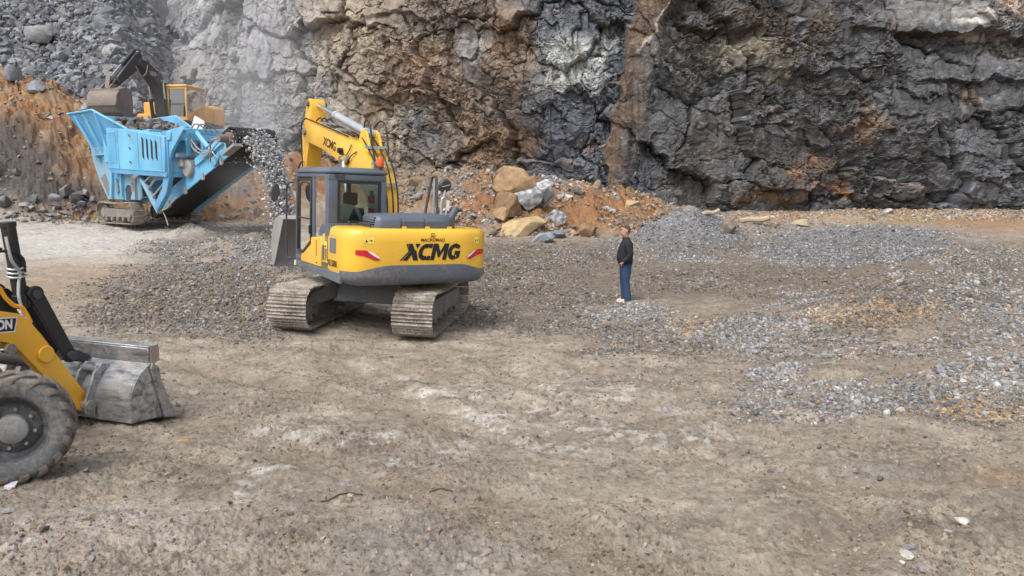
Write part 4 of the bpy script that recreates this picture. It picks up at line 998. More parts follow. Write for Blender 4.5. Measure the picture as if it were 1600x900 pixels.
    U(MB().box(-1.262, -1.25, -1.30, -1.02, 1.38, 1.62), 'air_grille', 'grille', pn)
    U(MB().loft([[(-1.252, y, 1.655), (-1.21, y, 1.765), (-1.202, y, 1.765), (-1.244, y, 1.655)] for y in (-1.33, -1.0)]), 'air_grille', 'grille', pn)
    U(MB().box(-1.257, -1.25, -.86, -.76, 1.42, 1.54), 'door_latch', 'decal_yellow', pn)
    U(MB().box(-1.259, -1.2575, -.84, -.78, 1.44, 1.47), 'latch_handle', 'decal', pn)
    v, f = text_polys('XE150BR', .145, 0, .003)
    flat_mesh('lettering', [(-1.256, -1.13 - p[0] * .78, 1.20 + p[1]) for p in v], f, M['decal'], pn)
    lp = U(MB().prism([(-.612, 1.085), (.46, 1.085), (.46, 1.20), (.02, 1.55), (-.612, 1.60)], 'x', -1.262, -1.15), 'lower_side_panel', 'yellow', bevel=.012)
    lv = MB()
    for k in range(8): lv.box(-1.267, -1.262, -.40, -.35, 1.26 + k * .035, 1.275 + k * .035)
    lv.box(-1.267, -1.262, -.42, -.37, 1.13, 1.15)
    U(lv, 'louvre', 'decal', lp)
    U(MB().prism([(-.94, 1.605), (-.62, 1.605), (-.35, 1.60), (-.45, 1.76), (-.62, 1.86), (-.70, 1.815), (-.94, 1.81)], 'x', -1.235, -1.02), 'cab_fairing', 'slate', bevel=.02)
    U(MB().box(.30, 1.24, -1.44, .9, 1.085, 1.70).box(.45, 1.2, .2, .88, 1.70, 1.76), 'tool_box', 'yellow', bevel=.03)
    U(MB().box(-.70, .28, -1.44, -1.0, 1.085, 1.79).box(-.2, .28, -.99, .1, 1.085, 1.5), 'engine_bay', 'slate', bevel=.02)
    # --- bonnet on the tail
    hd = MB(); R = lambda x, o: [(x, -1.70 + o, 1.80), (x, -1.72 + o * 1.3, 1.93 - o * .2), (x, -1.66 + o, 2.01 - o * .5), (x, -1.55, 2.045 - o * .6), (x, -1.12, 2.045 - o * .6), (x, -1.03 - o, 2.0 - o * .5), (x, -1.0 - o, 1.80)]
    hd.loft([R(-.76, .12), R(-.73, .06), R(-.66, .015), R(-.36, 0), R(-.345, .03), R(-.325, .03), R(-.31, 0), R(.05, 0), R(.065, .03), R(.085, .03), R(.10, 0), R(.50, .0), R(.56, .04), R(.585, .10)])
    hd = U(hd, 'bonnet', 'slate', angle=45)
    g = MB()
    for i in range(10):
        for j in range(4):
            g.box(-.772 + .006 * j, -.744 + .006 * j, -1.60 + i * .045, -1.575 + i * .045, 1.86 + j * .036, 1.878 + j * .036)
    U(g, 'vent_hole', 'decal', hd)
    for x in (-.3, .1, .5): U(MB().box(x - .03, x + .03, -1.755, -1.70, 1.815, 1.85), 'clasp', 'yellow', hd)
    U(MB().tube([(-.80, -1.55, 1.82), (-.80, -1.5, 1.87), (-.80, -1.1, 1.87), (-.80, -1.05, 1.82)], .014, 8), 'grab_rail', 'dark')
    rails = MB().tube([(-.9, -.95, 1.82), (-.92, -.92, 1.88), (-.94, -.66, 1.88), (-.94, -.62, 1.82)], .014, 8)
    U(rails, 'grab_rail', 'dark')
    ex = MB().cyl((.62, -1.50, 1.80), (.62, -1.50, 2.0), .085, n=20).cyl((.62, -1.50, 1.95), (.72, -1.52, 2.16), .062, n=18)
    exh = U(ex, 'exhaust_pipe', 'slate'); U(MB().cyl((.718, -1.52, 2.158), (.722, -1.521, 2.166), .055, n=18), 'pipe_mouth', 'decal', exh)
    # rear mirror on its bent tube
    mp = MB().tube([(.47, -1.48, 2.02), (.46, -1.48, 2.15), (.47, -1.48, 2.30), (.51, -1.48, 2.335), (.55, -1.48, 2.30), (.56, -1.48, 2.15), (.55, -1.48, 2.02)], .017, 8).tube([(.51, -1.48, 2.33), (.525, -1.48, 2.46)], .02, 8)
    mi = U(mp, 'mirror_post', 'silver')
    mh = U(MB().lathe([(0, .02), (0, .085), (.03, .115), (.05, .118), (.055, .10), (.055, .01)], (.53, -1.50, 2.535), (0, 1, .1), 28), 'mirror_head', 'dark', mi)
    U(MB().tube([(.45, -1.51, 2.515), (.53, -1.515, 2.535), (.60, -1.51, 2.55)], .008, 6), 'bracket', 'silver', mi)
    U(MB().box(.555, .60, -1.50, -1.47, 2.12, 2.29), 'lamp', 'white', mi)
    # right hand rail
    U(MB().tube([(1.20, .10, 1.70), (1.235, .25, 2.25), (1.25, .32, 2.66), (1.25, .38, 2.70), (1.25, .46, 2.69), (1.24, .50, 2.62), (1.16, .50, 2.2), (1.05, .42, 1.75)], .026, 8), 'handrail', 'dark')
    U(MB().tube([(1.22, .40, 1.70), (1.24, .40, 2.0), (1.25, .36, 2.68)], .03, 8, 1), 'rail_post', 'silver')
    # --- cab
    x0, x1, y0, y1, z0, z1 = -1.25, -.27, -.93, .80, 1.085, 2.66
    t = .07
    cb = MB()
    cb.box(x0, x1, y0, y1, 1.085, 1.20)                                          # floor
    cb.box(x0, x1, y0, y0 + t, 1.20, 1.86)                                       # rear wall under the window
    cb.box(x0, x0 + .15, y0, y0 + t, 1.86, 2.56); cb.box(x1 - .10, x1, y0, y0 + t, 1.86, 2.56); cb.box(x0, x1, y0, y0 + t, 2.56, 2.66)
    cb.box(x0, x0 + t, y0 + t, y0 + .17, 1.20, 2.66)                              # rear corner post
    cb.box(x0, x0 + t, -.20, -.10, 1.20, 2.60); cb.box(x0, x0 + t, y0 + .17, y1, 2.60, 2.66)
    cb.box(x0, x0 + t, y0 + .17, -.20, 1.20, 1.48); cb.box(x0, x0 + t, y1 - .09, y1, 1.20, 2.60); cb.box(x0, x0 + t, -.10, y1 - .09, 1.20, 1.26)
    cb.box(x0 + t, x1, y1 - t, y1, 2.58, 2.66); cb.box(x1 - t, x1, y1 - t, y1, 1.20, 2.58); cb.box(x0 + t, x1 - t, y1 - t, y1, 1.20, 1.32)
    cb.box(x1 - t, x1, y0 + t, y1 - t, 1.20, 1.62); cb.box(x1 - t, x1, y0 + t, y1 - t, 2.56, 2.66); cb.box(x1 - t, x1, y0 + t, y0 + .2, 1.62, 2.56)
    cab = U(cb, 'cab', 'slate', bevel=.012, seg=2)
    rf = MB(); RR = lambda z, o: [(x0 - .015 + o, y0 - .02 + o, z), (x1 + .015 - o, y0 - .02 + o, z), (x1 + .015 - o, y1 - .08 - o, z - .0), (x1 - .02 - o, y1 + .06 - o, z - .03), (x0 + .02 + o, y1 + .06 - o, z - .03), (x0 - .015 + o, y1 - .08 - o, z)]
    rf.loft([RR(2.665, .02), RR(2.69, 0), RR(2.73, .015), RR(2.765, .06), RR(2.78, .16)])
    U(rf, 'roof', 'slate', cab, angle=50, bevel=.012)
    rw = U(MB().box(x0 + .15, x0 + .19, y0 - .006, y0 + .03, 1.86, 2.56).box(x1 - .14, x1 - .10, y0 - .006, y0 + .03, 1.86, 2.56).box(x0 + .19, x1 - .14, y0 - .006, y0 + .03, 2.51, 2.56).box(x0 + .19, x1 - .14, y0 - .006, y0 + .03, 1.86, 1.90), 'rear_window', 'black', cab)
    flat_mesh('pane', [(x0 + .17, y0 + .012, 1.88), (x1 - .12, y0 + .012, 1.88), (x1 - .12, y0 + .012, 2.54), (x0 + .17, y0 + .012, 2.54)], [(0, 1, 2, 3)], M['glass'], rw)
    flat_mesh('windscreen', [(x0 + t, y1 - .03, 1.32), (x1 - t, y1 - .03, 1.32), (x1 - t, y1 - .03, 2.58), (x0 + t, y1 - .03, 2.58)], [(0, 1, 2, 3)], M['glass_clear'], cab)
    flat_mesh('side_window', [(x1 - .03, y0 + .2, 1.62), (x1 - .03, y1 - t, 1.62), (x1 - .03, y1 - t, 2.56), (x1 - .03, y0 + .2, 2.56)], [(0, 1, 2, 3)], M['glass_clear'], cab)
    flat_mesh('quarter_window', [(x0 + .02, y0 + .17, 1.48), (x0 + .02, -.20, 1.48), (x0 + .02, -.20, 2.60), (x0 + .02, y0 + .17, 2.60)], [(0, 1, 2, 3)], M['glass'], cab)
    dr = MB(); xa, xb = x0 - .018, x0 + .02
    dr.box(xa, xb, -.095, -.03, 1.50, 2.585); dr.box(xa, xb, -.03, .70, 2.53, 2.585); dr.box(xa, xb, .64, .70, 1.30, 2.53); dr.prism([(-.095, 1.50), (-.03, 1.50), (.36, 1.29), (.64, 1.30), (.64, 1.25), (.34, 1.235), (-.095, 1.44)], 'x', xa, xb)
    dr.box(xa, xb, -.03, .64, 1.86, 1.885)
    dr = U(dr, 'door', 'black', cab, bevel=.006)
    flat_mesh('pane', [(x0, -.03, 1.50), (x0, .36, 1.29), (x0, .64, 1.30), (x0, .64, 2.53), (x0, -.03, 2.53)], [(0, 1, 2, 3, 4)], M['glass'], dr)
    U(MB().box(x0 - .04, x0 - .018, -.085, -.04, 1.62, 1.76), 'door_handle', 'decal', cab)
    # what stands inside the cab
    st = MB().box(-1.02, -.50, -.50, .02, 1.35, 1.55).box(-1.0, -.52, -.62, -.48, 1.50, 2.10).box(-.88, -.64, -.62, -.52, 2.14, 2.36)
    st = U(st, 'operator_seat', 'seat', cab, bevel=.04, seg=2)
    tw = MB().loft([[(-1.0, -.64, 1.78), (-.86, -.65, 1.72), (-.80, -.66, 1.98), (-.72, -.66, 2.14), (-.94, -.66, 2.18), (-1.0, -.65, 2.10)], [(-1.0, -.66, 1.78), (-.86, -.67, 1.72), (-.80, -.68, 1.98), (-.72, -.68, 2.14), (-.94, -.68, 2.18), (-1.0, -.67, 2.10)]])
    tw.loft([[(-.74, -.65, 2.14), (-.66, -.65, 2.10), (-.54, -.66, 1.84), (-.60, -.66, 1.80)], [(-.74, -.67, 2.14), (-.66, -.67, 2.10), (-.54, -.68, 1.84), (-.60, -.68, 1.80)]])
    U(tw, 'white_cover', 'cloth_white', st)
    fe = MB().cyl((-.40, -.6, 1.98), (-.40, -.6, 2.32), .055, n=14).cyl((-.40, -.6, 2.32), (-.40, -.6, 2.40), .03, n=10)
    fe = U(fe, 'fire_extinguisher', 'red', cab); U(MB().cyl((-.40, -.6, 2.10), (-.40, -.6, 2.19), .057, n=14), 'label_band', 'white', fe)
    U(MB().box(-1.15, -.35, .45, .68, 1.25, 1.75).box(-.48, -.36, -.4, .5, 1.3, 1.72), 'console', 'dark', cab, bevel=.03)
    # beacon, mirror, rails
    bc = U(MB().cyl((-.36, -.86, 2.66), (-.36, -.86, 2.80), .022, n=10).cyl((-.36, -.86, 2.79), (-.36, -.86, 2.82), .055, n=18), 'beacon_base', 'dark', cab)
    U(MB().lathe([(0, .052), (.02, .058), (.12, .055), (.155, .04), (.165, .01)], (-.36, -.86, 2.82), (0, 0, 1), 20), 'beacon', 'beacon', cab)
    U(MB().cyl((-.47, -.88, 2.6), (-.47, -.88, 3.02), .008, n=6), 'aerial', 'dark', cab)
    for x in (-1.12, -1.03): U(MB().lathe([(0, .03), (.04, .03)], (x, y0 - .045, 2.63), (0, 1, 0), 14), 'work_lamp', 'dark', cab)
    hr = MB().tube([(-1.30, .86, 1.10), (-1.36, .93, 1.14), (-1.37, .95, 1.4), (-1.37, .95, 2.2), (-1.36, .93, 2.45), (-1.27, .86, 2.50)], .017, 8)
    U(hr, 'grab_rail', 'dark', cab)
    mm = MB().tube([(-1.37, .95, 2.42), (-1.42, .96, 2.50), (-1.52, .97, 2.50), (-1.56, .98, 2.44)], .014, 8)
    mm = U(mm, 'mirror_arm', 'dark', cab)
    mh = MB(); mh.loft([[(-1.56 + .075 * math.cos(a) + .015 * math.sin(a), .985 + o, 2.30 + .165 * math.sin(a)) for a in np.linspace(0, 2 * math.pi, 20, endpoint=False)] for o in (-.03, .0, .03)])
    U(mh, 'wing_mirror', 'dark', cab, bevel=.01)
    U(MB().box(-1.275, -1.258, .74, .80, .985, 1.07), 'reflector_strip', 'white')
    # --- boom, arm and bucket
    bx0, bw = .20, .23
    top = [(.05, 1.30), (.08, 1.9), (.20, 2.5), (.42, 2.95), (.75, 3.27), (1.30, 3.50), (2.6, 3.78), (4.05, 4.06), (4.33, 3.98)]
    bot = [(4.36, 3.74), (4.20, 3.60), (3.0, 3.36), (1.75, 3.00), (1.28, 2.66), (1.02, 2.2), (.80, 1.6), (.66, 1.25)]
    bm_ = MB().prism(top + bot, 'x', bx0 - bw, bx0 + bw)
    boom = U(bm_, 'boom', 'yellow', bevel=.018, seg=2)
    v, f = text_polys('XCMG', .30, .2, .010, .95)
    an = math.atan2(.22, 1.1)
    flat_mesh('lettering', [(bx0 - bw - .004, 2.62 - p[0] * math.cos(an) * .9 - p[1] * 0 , 3.47 - p[0] * math.sin(an) + p[1] * .9) for p in v], f, M['decal_brown'], boom)
    U(MB().cyl((bx0 - bw - .06, 1.55, 3.12), (bx0 + bw + .06, 1.55, 3.12), .10, n=18), 'pin', 'track_side', boom)
    U(MB().cyl((bx0 - bw - .05, 4.2, 3.82), (bx0 + bw + .05, 4.2, 3.82), .09, n=18), 'pin', 'track_side', boom)
    lampb = MB().cyl((bx0 - bw - .10, 1.85, 3.31), (bx0 - bw - .01, 1.85, 3.31), .06, n=14).box(bx0 - bw - .05, bx0 - bw, 1.78, 1.92, 3.22, 3.27)
    U(lampb, 'work_lamp', 'decal', boom)
    U(MB().tube([(bx0 - bw - .02, 1.82, 3.27), (bx0 - bw - .03, 1.6, 3.20), (bx0 - bw - .03, 1.42, 3.30), (bx0 - bw - .02, 1.32, 3.42)], .012, 6), 'cable', 'rubber', boom)
    U(MB().tube([(bx0 - bw - .02, 1.55, 3.0), (bx0 - bw - .04, 1.3, 3.18), (bx0 - bw - .02, 1.05, 3.27)], .013, 6), 'cable', 'rubber', boom)
    for sx in (-1, 1):
        ram(rt, (bx0 + sx * .33, .95, 1.25), (bx0 + sx * .33, 1.55, 3.12), .075, .60, rot=UR)
    # lugs on the boom's back, arm ram
    lug = MB()
    for s in (-.12, .12): lug.prism([(.60, 3.20), (1.25, 3.46), (1.10, 3.72), (.98, 3.74), (.85, 3.66)], 'x', bx0 + s - .025, bx0 + s + .025)
    U(lug, 'ram_bracket', 'yellow', boom, bevel=.006)
    ram(rt, (bx0, 1.04, 3.66), (bx0, 4.14, 4.50), .085, .58, rot=UR)
    stick = [(3.98, 4.42), (4.04, 4.56), (4.16, 4.62), (4.28, 4.56), (4.42, 4.2), (4.62, 3.75), (4.80, 1.85), (4.74, 1.70), (4.58, 1.72), (4.22, 3.3), (4.05, 3.62), (4.02, 4.0)]
    arm = U(MB().prism(stick, 'x', bx0 - .17, bx0 + .17), 'arm', 'yellow', bevel=.015, seg=2)
    U(MB().cyl((bx0 - .24, 4.14, 4.50), (bx0 + .24, 4.14, 4.50), .075, n=16), 'pin', 'track_side', arm)
    U(MB().cyl((bx0 - .22, 4.66, 1.82), (bx0 + .22, 4.66, 1.82), .07, n=16), 'pin', 'track_side', arm)
    ram(rt, (bx0, 4.70, 4.0), (bx0, 5.10, 2.2), .06, .6, rot=UR)
    U(MB().prism([(4.80, 2.0), (5.12, 2.24), (5.08, 2.28), (4.76, 2.08)], 'x', bx0 - .22, bx0 - .18).prism([(4.80, 2.0), (5.12, 2.24), (5.08, 2.28), (4.76, 2.08)], 'x', bx0 + .18, bx0 + .22).prism([(5.06, 2.24), (5.13, 2.22), (5.05, 1.6), (4.98, 1.6)], 'x', bx0 - .08, bx0 + .08), 'bucket_link', 'steel_dusty', bevel=.005)
    bk = MB(); hwk = .66; shell = [(4.30, 1.66), (4.62, 1.72), (4.95, 1.62), (5.20, 1.32), (5.28, .95), (5.20, .60), (5.10, .48)]
    strip(bk, shell, bx0 - hwk, bx0 + hwk, -.03)
    for sx in (-1, 1):
        bk.prism([(4.30, 1.66), (4.62, 1.72), (4.95, 1.62), (5.20, 1.32), (5.28, .95), (5.20, .60), (5.10, .48), (4.96, .60), (4.62, 1.15)], 'x', bx0 + sx * hwk - .012, bx0 + sx * hwk + .012)
    for s in (-.17, .17): bk.prism([(4.54, 1.70), (5.0, 1.62), (5.02, 1.74), (4.70, 1.92), (4.60, 1.90)], 'x', bx0 + s - .025, bx0 + s + .025)
    bkt = U(bk, 'bucket', 'steel_dusty', bevel=.005)
    for k in range(5):
        x = bx0 - hwk + .1 + k * (2 * hwk - .2) / 4
        U(MB().loft([[(x - .05, 5.21, .60), (x + .05, 5.21, .60), (x + .05, 5.12, .60), (x - .05, 5.12, .60)], [(x - .035, 5.06, .33), (x + .035, 5.06, .33), (x + .035, 5.03, .34), (x - .035, 5.03, .34)]]), 'tooth', 'steel_dusty', bkt)
    # hoses
    for i, s in enumerate((-.16, -.06, .06, .16)):
        U(MB().tube([(bx0 + s, -.02, 1.7), (bx0 + s, .0, 2.3), (bx0 + s * 1.1, .18, 2.75), (bx0 + s, .38, 3.05 + .02 * i), (bx0 + s, .78, 3.40 + .02 * i), (bx0 + s * .8, 1.15, 3.60 + .02 * i), (bx0 + s, 1.5, 3.62)], .016, 7), 'hose', 'rubber', boom)
    for s in (-.10, .10):
        U(MB().tube([(bx0 + s, 1.05, 3.78), (bx0 + s * 1.5, .85, 3.92), (bx0 + s * 1.6, .62, 3.80), (bx0 + s * 1.6, .50, 3.4), (bx0 + s * 1.4, .40, 3.08)], .018, 7), 'hose', 'rubber', boom)
    U(MB().tube([(bx0 - bw - .02, 1.5, 3.60), (bx0 - bw - .01, 2.6, 3.83), (bx0 - bw - .01, 3.9, 4.09), (bx0 - bw - .02, 4.15, 4.12), (bx0 - bw - .05, 4.32, 3.95), (bx0 - bw - .02, 4.36, 3.4), (bx0 - bw - .02, 4.30, 2.75), (bx0 - bw, 4.45, 2.62), (bx0 - .18, 4.6, 2.75)], .018, 7), 'pressure_line', 'rubber', boom)
    for k, s in enumerate((-.12, -.02, .1)):
        U(MB().tube([(bx0 + s, 1.5, 3.60), (bx0 + s, 2.4, 3.80), (bx0 + s, 3.2, 3.97), (bx0 + s, 3.5, 4.12), (bx0 + s, 3.75, 4.06)], .017, 7), 'pressure_line', 'rubber', boom)
    for y, z in ((.36, 3.02), (.18, 2.62), (.66, 3.36), (2.2, 3.78), (3.1, 3.96)): U(MB().box(bx0 - .24, bx0 + .24, y - .03, y + .03, z - .03, z + .03), 'hose_clamp', 'silver', boom)
    hook = MB().tube([(bx0 - .20, 4.42, 3.1), (bx0 - .26, 4.42, 3.06), (bx0 - .30, 4.46, 2.9), (bx0 - .26, 4.5, 2.78), (bx0 - .18, 4.52, 2.76)], .022, 7)
    U(hook, 'pressure_line', 'rubber', arm)
    for o in rt.children:
        n = o.name.split('.')[0]
        if n in ('track', 'car_body', 'swing_ring'): continue
        o.scale = (1.05, 1, 1)
        if n in ('boom', 'arm', 'hydraulic_cylinder'): o.scale = (1.0, 1, .925); o.location = (0, 0, 1.3 * .075)
    return rt
yellow_excavator()
# ------------------------------------------------------------------ the blue jaw crusher
def crusher():
    rt = empty('jaw_crusher', (-14.56, 30.93, prof(31.0) + .08), (0, 0, math.radians(-131)))
    tag(rt, 'light blue tracked jaw crusher with raised feed hopper and black discharge conveyor', 'crusher')
    def B(b, name, mat, parent=rt, **k): return b.build(name, M[mat], parent, **k)
    for x in (-1.12, 1.12): make_track(rt, x, 2.5, .43, .46, .18, loc=(0, .32, -.04), detail=False)
    # chassis side plates with cut-outs
    ch = MB()
    for x in (-1.10, 1.10):
        o = [(-2.15, 3.1), (-1.90, 2.4), (-1.45, 1.70), (-.70, .90), (2.15, .88), (2.3, 1.0), (2.3, 2.1), (.2, 2.15), (.2, 2.7), (-.2, 3.1)]
        ch.prism(o, 'x', x - .03, x + .03)
    ch.box(-.77, .77, -.2, 2.2, .74, .95).box(-.77, .77, -1.2, -1.1, 2.2, 2.9)
    ch.prism([(2.5, 1.55), (4.9, 1.75), (4.9, 1.95), (2.5, 1.9)], 'x', .75, .95)
    chs = B(ch, 'chassis', 'blue_dusty', bevel=.015)
    B(MB().prism([(-1.20, 1.72), (-.80, 1.90), (-.55, 1.55), (-.45, 1.15), (-.62, 1.05)], 'x', 1.132, 1.15), 'cut_out', 'track_side', chs)
    B(MB().prism([(.05, 2.12), (.28, 2.10), (.72, 1.55), (.62, 1.05), (.30, 1.02), (.02, 1.30)], 'x', 1.132, 1.15), 'cut_out', 'blue_dark', chs)
    B(MB().prism([(.30, 1.70), (.42, 1.60), (.50, 1.2), (.36, 1.1)], 'x', 1.150, 1.20), 'hose_bundle', 'track_side', chs)
    arch = [(1.05, .80)] + [(1.35 + .30 * math.cos(a), 1.15 + .28 * math.sin(a)) for a in np.linspace(math.pi, .25, 9)] + [(1.62, 1.1), (1.40, 1.08), (1.32, .80)]
    B(MB().prism(arch, 'x', 1.132, 1.15), 'cut_out', 'dark', chs)
    rim = MB().tube([(1.16, y, z) for y, z in [(1.02, .86)] + [(1.36 + .36 * math.cos(a), 1.14 + .34 * math.sin(a)) for a in np.linspace(math.pi, .2, 7)]], .03, 6, 1)
    B(rim, 'arch_rim', 'blue', chs)
    B(MB().prism([(-.30, 1.0), (.05, 2.2), (.12, 2.2), (-.1, .95)], 'x', 1.13, 1.24), 'rib', 'blue', chs); B(MB().prism([(.72, 1.0), (.76, 2.1), (.90, 2.1), (.84, 1.0)], 'x', 1.13, 1.24), 'rib', 'blue', chs)
    B(MB().prism([(1.75, .95), (1.78, 2.1), (1.95, 2.1), (1.98, .95)], 'x', 1.13, 1.24), 'rib', 'blue_dusty', chs)
    # jaw box and the works above the chassis
    jb = MB().box(-.77, .77, .3, 2.3, 1.0, 3.25).box(-.95, .95, .6, 1.9, 2.5, 3.1)
    B(jb, 'jaw_box', 'blue_dark', bevel=.03)
    B(MB().lathe([(0, .05), (0, .62), (.06, .66), (.16, .66), (.22, .62), (.22, .05)], (-1.25, 1.4, 2.55), (1, 0, 0), 32), 'flywheel', 'blue', angle=30)
    # feed hopper: flared plates
    hp = MB()
    def plate(a, b, c, d, t=.04):
        n = (Vector(b) - Vector(a)).cross(Vector(d) - Vector(a)).normalized() * t
        q = [Vector(p) for p in (a, b, c, d)]; hp.loft([q, [p + n for p in q]])
    for s in (-1, 1):
        hp.loft([[(s * 1.05, -1.60, 2.75), (s * 1.62, -2.84, 4.26), (s * 1.62, -.40, 4.26), (s * 1.35, 2.0, 3.42), (s * 1.05, 2.0, 2.75)], [(s * 1.0, -1.60, 2.75), (s * 1.57, -2.84, 4.26), (s * 1.57, -.40, 4.26), (s * 1.30, 2.0, 3.42), (s * 1.0, 2.0, 2.75)]])
    hp.loft([[(-1.0, -1.62, 2.75), (1.0, -1.62, 2.75), (1.60, -2.86, 4.26), (-1.60, -2.86, 4.26)], [(-1.0, -1.57, 2.75), (1.0, -1.57, 2.75), (1.60, -2.81, 4.26), (-1.60, -2.81, 4.26)]])
    hop = B(hp, 'feed_hopper', 'blue_dark')
    B(MB().tube([(1.63, -2.84, 4.27), (1.63, -.40, 4.27), (1.36, 2.0, 3.44)], .045, 6, 1), 'rim_bar', 'blue', hop)
    B(MB().tube([(-1.6, -2.86, 4.27), (1.6, -2.86, 4.27)], .045, 6, 1), 'rim_bar', 'blue', hop)
    B(MB().tube([(-1.63, -2.84, 4.27), (-1.63, -.40, 4.27), (-1.36, 2.0, 3.44)], .045, 6, 1), 'rim_bar', 'blue', hop)
    for y0, y1 in ((-2.2, -1.05), (-1.3, -.45), (-.2, .1)):
        B(MB().loft([[(1.58, y0 - .03, 4.18), (1.66, y0 - .03, 4.18), (1.20, y1 - .03, 2.3), (1.13, y1 - .03, 2.3)], [(1.58, y0 + .03, 4.18), (1.66, y0 + .03, 4.18), (1.20, y1 + .03, 2.3), (1.13, y1 + .03, 2.3)]]), 'rib', 'blue', hop)
    B(MB().box(1.13, 1.30, -1.60, .25, 2.60, 2.66), 'shelf', 'blue', hop)
    B(MB().box(1.13, 1.32, -.35, .12, 2.30, 3.35), 'bracket', 'blue', hop, bevel=.02)
    B(MB().loft([[(-1.5, .9, 3.3), (-1.5, 2.2, 3.3), (-1.5, 2.2, 3.9), (-1.5, 1.5, 4.15)], [(-1.44, .9, 3.3), (-1.44, 2.2, 3.3), (-1.44, 2.2, 3.9), (-1.44, 1.5, 4.15)]]), 'spill_plate', 'white', hop)
    # engine housing
    eh = MB().prism([(.32, 2.05), (4.95, 1.83), (4.95, 3.06), (2.1, 3.44), (.32, 3.58)], 'x', .35, 1.45)
    eng = B(eh, 'engine_housing', 'blue', bevel=.03)
    B(MB().prism([(.30, 2.06), (4.97, 1.84), (4.97, 1.68), (.6, 1.88), (.36, 1.98)], 'x', .40, 1.43), 'sump_guard', 'blue_dark', eng, bevel=.015)
    lv = MB().box(1.452, 1.458, .46, 1.20, 2.22, 3.42)
    for k in range(16): lv.prism([(.50, 2.27 + k * .072), (1.16, 2.27 + k * .072), (1.16, 2.31 + k * .072), (.50, 2.31 + k * .072)], 'x', 1.458, 1.475)
    B(lv, 'louvre_panel', 'blue', eng)
    for k in range(4):
        y = 3.28 + k * .34
        B(MB().prism([(y, 2.42 - k * .02), (y + .14, 2.30 - k * .02), (y + .14, 3.02 - k * .055), (y, 3.12 - k * .055)], 'x', 1.448, 1.456), 'slot', 'decal', eng)
    for z in (2.25, 2.75, 3.2): B(MB().tube([(1.45, 2.28, z), (1.49, 2.30, z + .03), (1.49, 2.36, z - .02), (1.45, 2.38, z - .02)], .016, 6), 'latch', 'dark', eng)
    B(MB().box(1.40, 1.462, 4.72, 4.74, 1.9, 3.05), 'hinge_strip', 'blue_dark', eng)
    for y, zt in ((1.30, 3.46), (2.95, 3.30)): B(MB().box(1.449, 1.453, y, y + .025, 2.03, zt), 'panel_seam', 'dark', eng)
    B(MB().cyl((.7, 3.4, 3.2), (.7, 3.4, 3.46), .09, n=14), 'exhaust_stub', 'dark', eng)
    for (a0, a1, b0, b1) in ((1.3, 1.9, 2.6, 2.95), (.5, .9, 3.9, 4.3)): B(MB().box(a0 - .85, a1 - .85, b0, b1, 3.15, 3.42), 'cover_box', 'blue_dusty', eng, bevel=.02)
    # front frame: curved post, brace and lattice
    po = MB()
    pts = [(4.98, 3.25), (5.0, 2.4), (4.98, 1.65), (4.75, 1.15), (4.2, .72), (3.95, .52)]
    inn = [(4.62, 3.25), (4.62, 2.4), (4.60, 1.75), (4.42, 1.32), (4.0, .95), (3.8, .62)]
    po.prism(pts + inn[::-1], 'x', 1.18, 1.36)
    B(po, 'front_post', 'blue_dark', bevel=.02)
    B(MB().prism([(2.25, 1.95), (2.40, 1.95), (3.9, .60), (3.85, .42)], 'x', 1.15, 1.32), 'lattice_bar', 'blue_dusty', bevel=.01)
    for y0, z0, y1, z1 in ((2.7, 1.45, 3.6, 1.85), (3.0, 1.2, 4.1, 1.85), (3.35, .95, 4.5, 1.55)):
        B(MB().tube([(1.25, y0, z0), (1.25, y1, z1)], .035, 6, 1), 'lattice_bar', 'steel_dusty')
    for k in range(4):
        B(MB().tube([(1.38, 2.1 + k * .07, 1.2), (1.42, 2.2 + k * .1, 1.65), (1.40, 2.6 + k * .12, 1.82), (1.36, 3.3 + k * .1, 1.78)], .022, 6), 'hose', 'steel_dusty')
    B(MB().tube([(1.2, 4.0, .55), (1.15, 4.15, .3), (1.15, 4.3, .02)], .02, 6), 'cable', 'steel_dusty')
    B(MB().tube([(1.25, 3.9, .5), (1.2, 4.4, .62), (1.1, 4.95, 1.0)], .03, 6, 1), 'guard_bar', 'steel_dusty')
    # gantry above the conveyor
    B(MB().box(-1.30, 1.36, 5.0, 5.25, 2.92, 3.22), 'gantry_beam', 'blue', bevel=.02)
    B(MB().prism([(4.95, 3.26), (5.95, 3.34), (6.05, 3.22), (5.15, 2.55), (4.95, 2.2)], 'x', 1.18, 1.30), 'gantry_arm', 'blue', bevel=.015)
    B(MB().prism([(4.95, 3.26), (5.95, 3.34), (6.05, 3.22), (5.15, 2.55), (4.95, 2.2)], 'x', -1.30, -1.18), 'gantry_arm', 'blue', bevel=.015)
    B(MB().box(-1.18, 1.18, 5.85, 6.02, 3.10, 3.28), 'gantry_beam', 'blue', bevel=.015)
    B(MB().box(-1.15, 1.15, 5.10, 5.25, 2.35, 2.50), 'gantry_beam', 'blue_dusty', bevel=.015)
    B(MB().prism([(5.05, 2.62), (5.25, 2.10), (5.25, 2.02), (4.85, 2.02), (4.85, 2.5)], 'x', -.9, 1.0), 'separator_magnet', 'steel_dusty', bevel=.04)
    B(MB().lathe([(0, .05), (0, .26), (.05, .30), (1.7, .30), (1.75, .26), (1.75, .05)], (-.85, 5.3, 1.98), (1, 0, 0), 22), 'magnet_drum', 'steel_dusty')
    for x in (-.9, -.35, .25, .8): B(MB().box(x - .06, x + .06, 5.26, 5.40, 2.40, 3.0), 'bracket', 'blue', bevel=.01)
    B(MB().box(-.95, .05, 4.7, 5.02, 2.5, 2.92), 'control_box', 'dark', bevel=.02)
    # conveyor
    y0, z0, y1, z1 = 1.95, .56, 8.1, 2.84
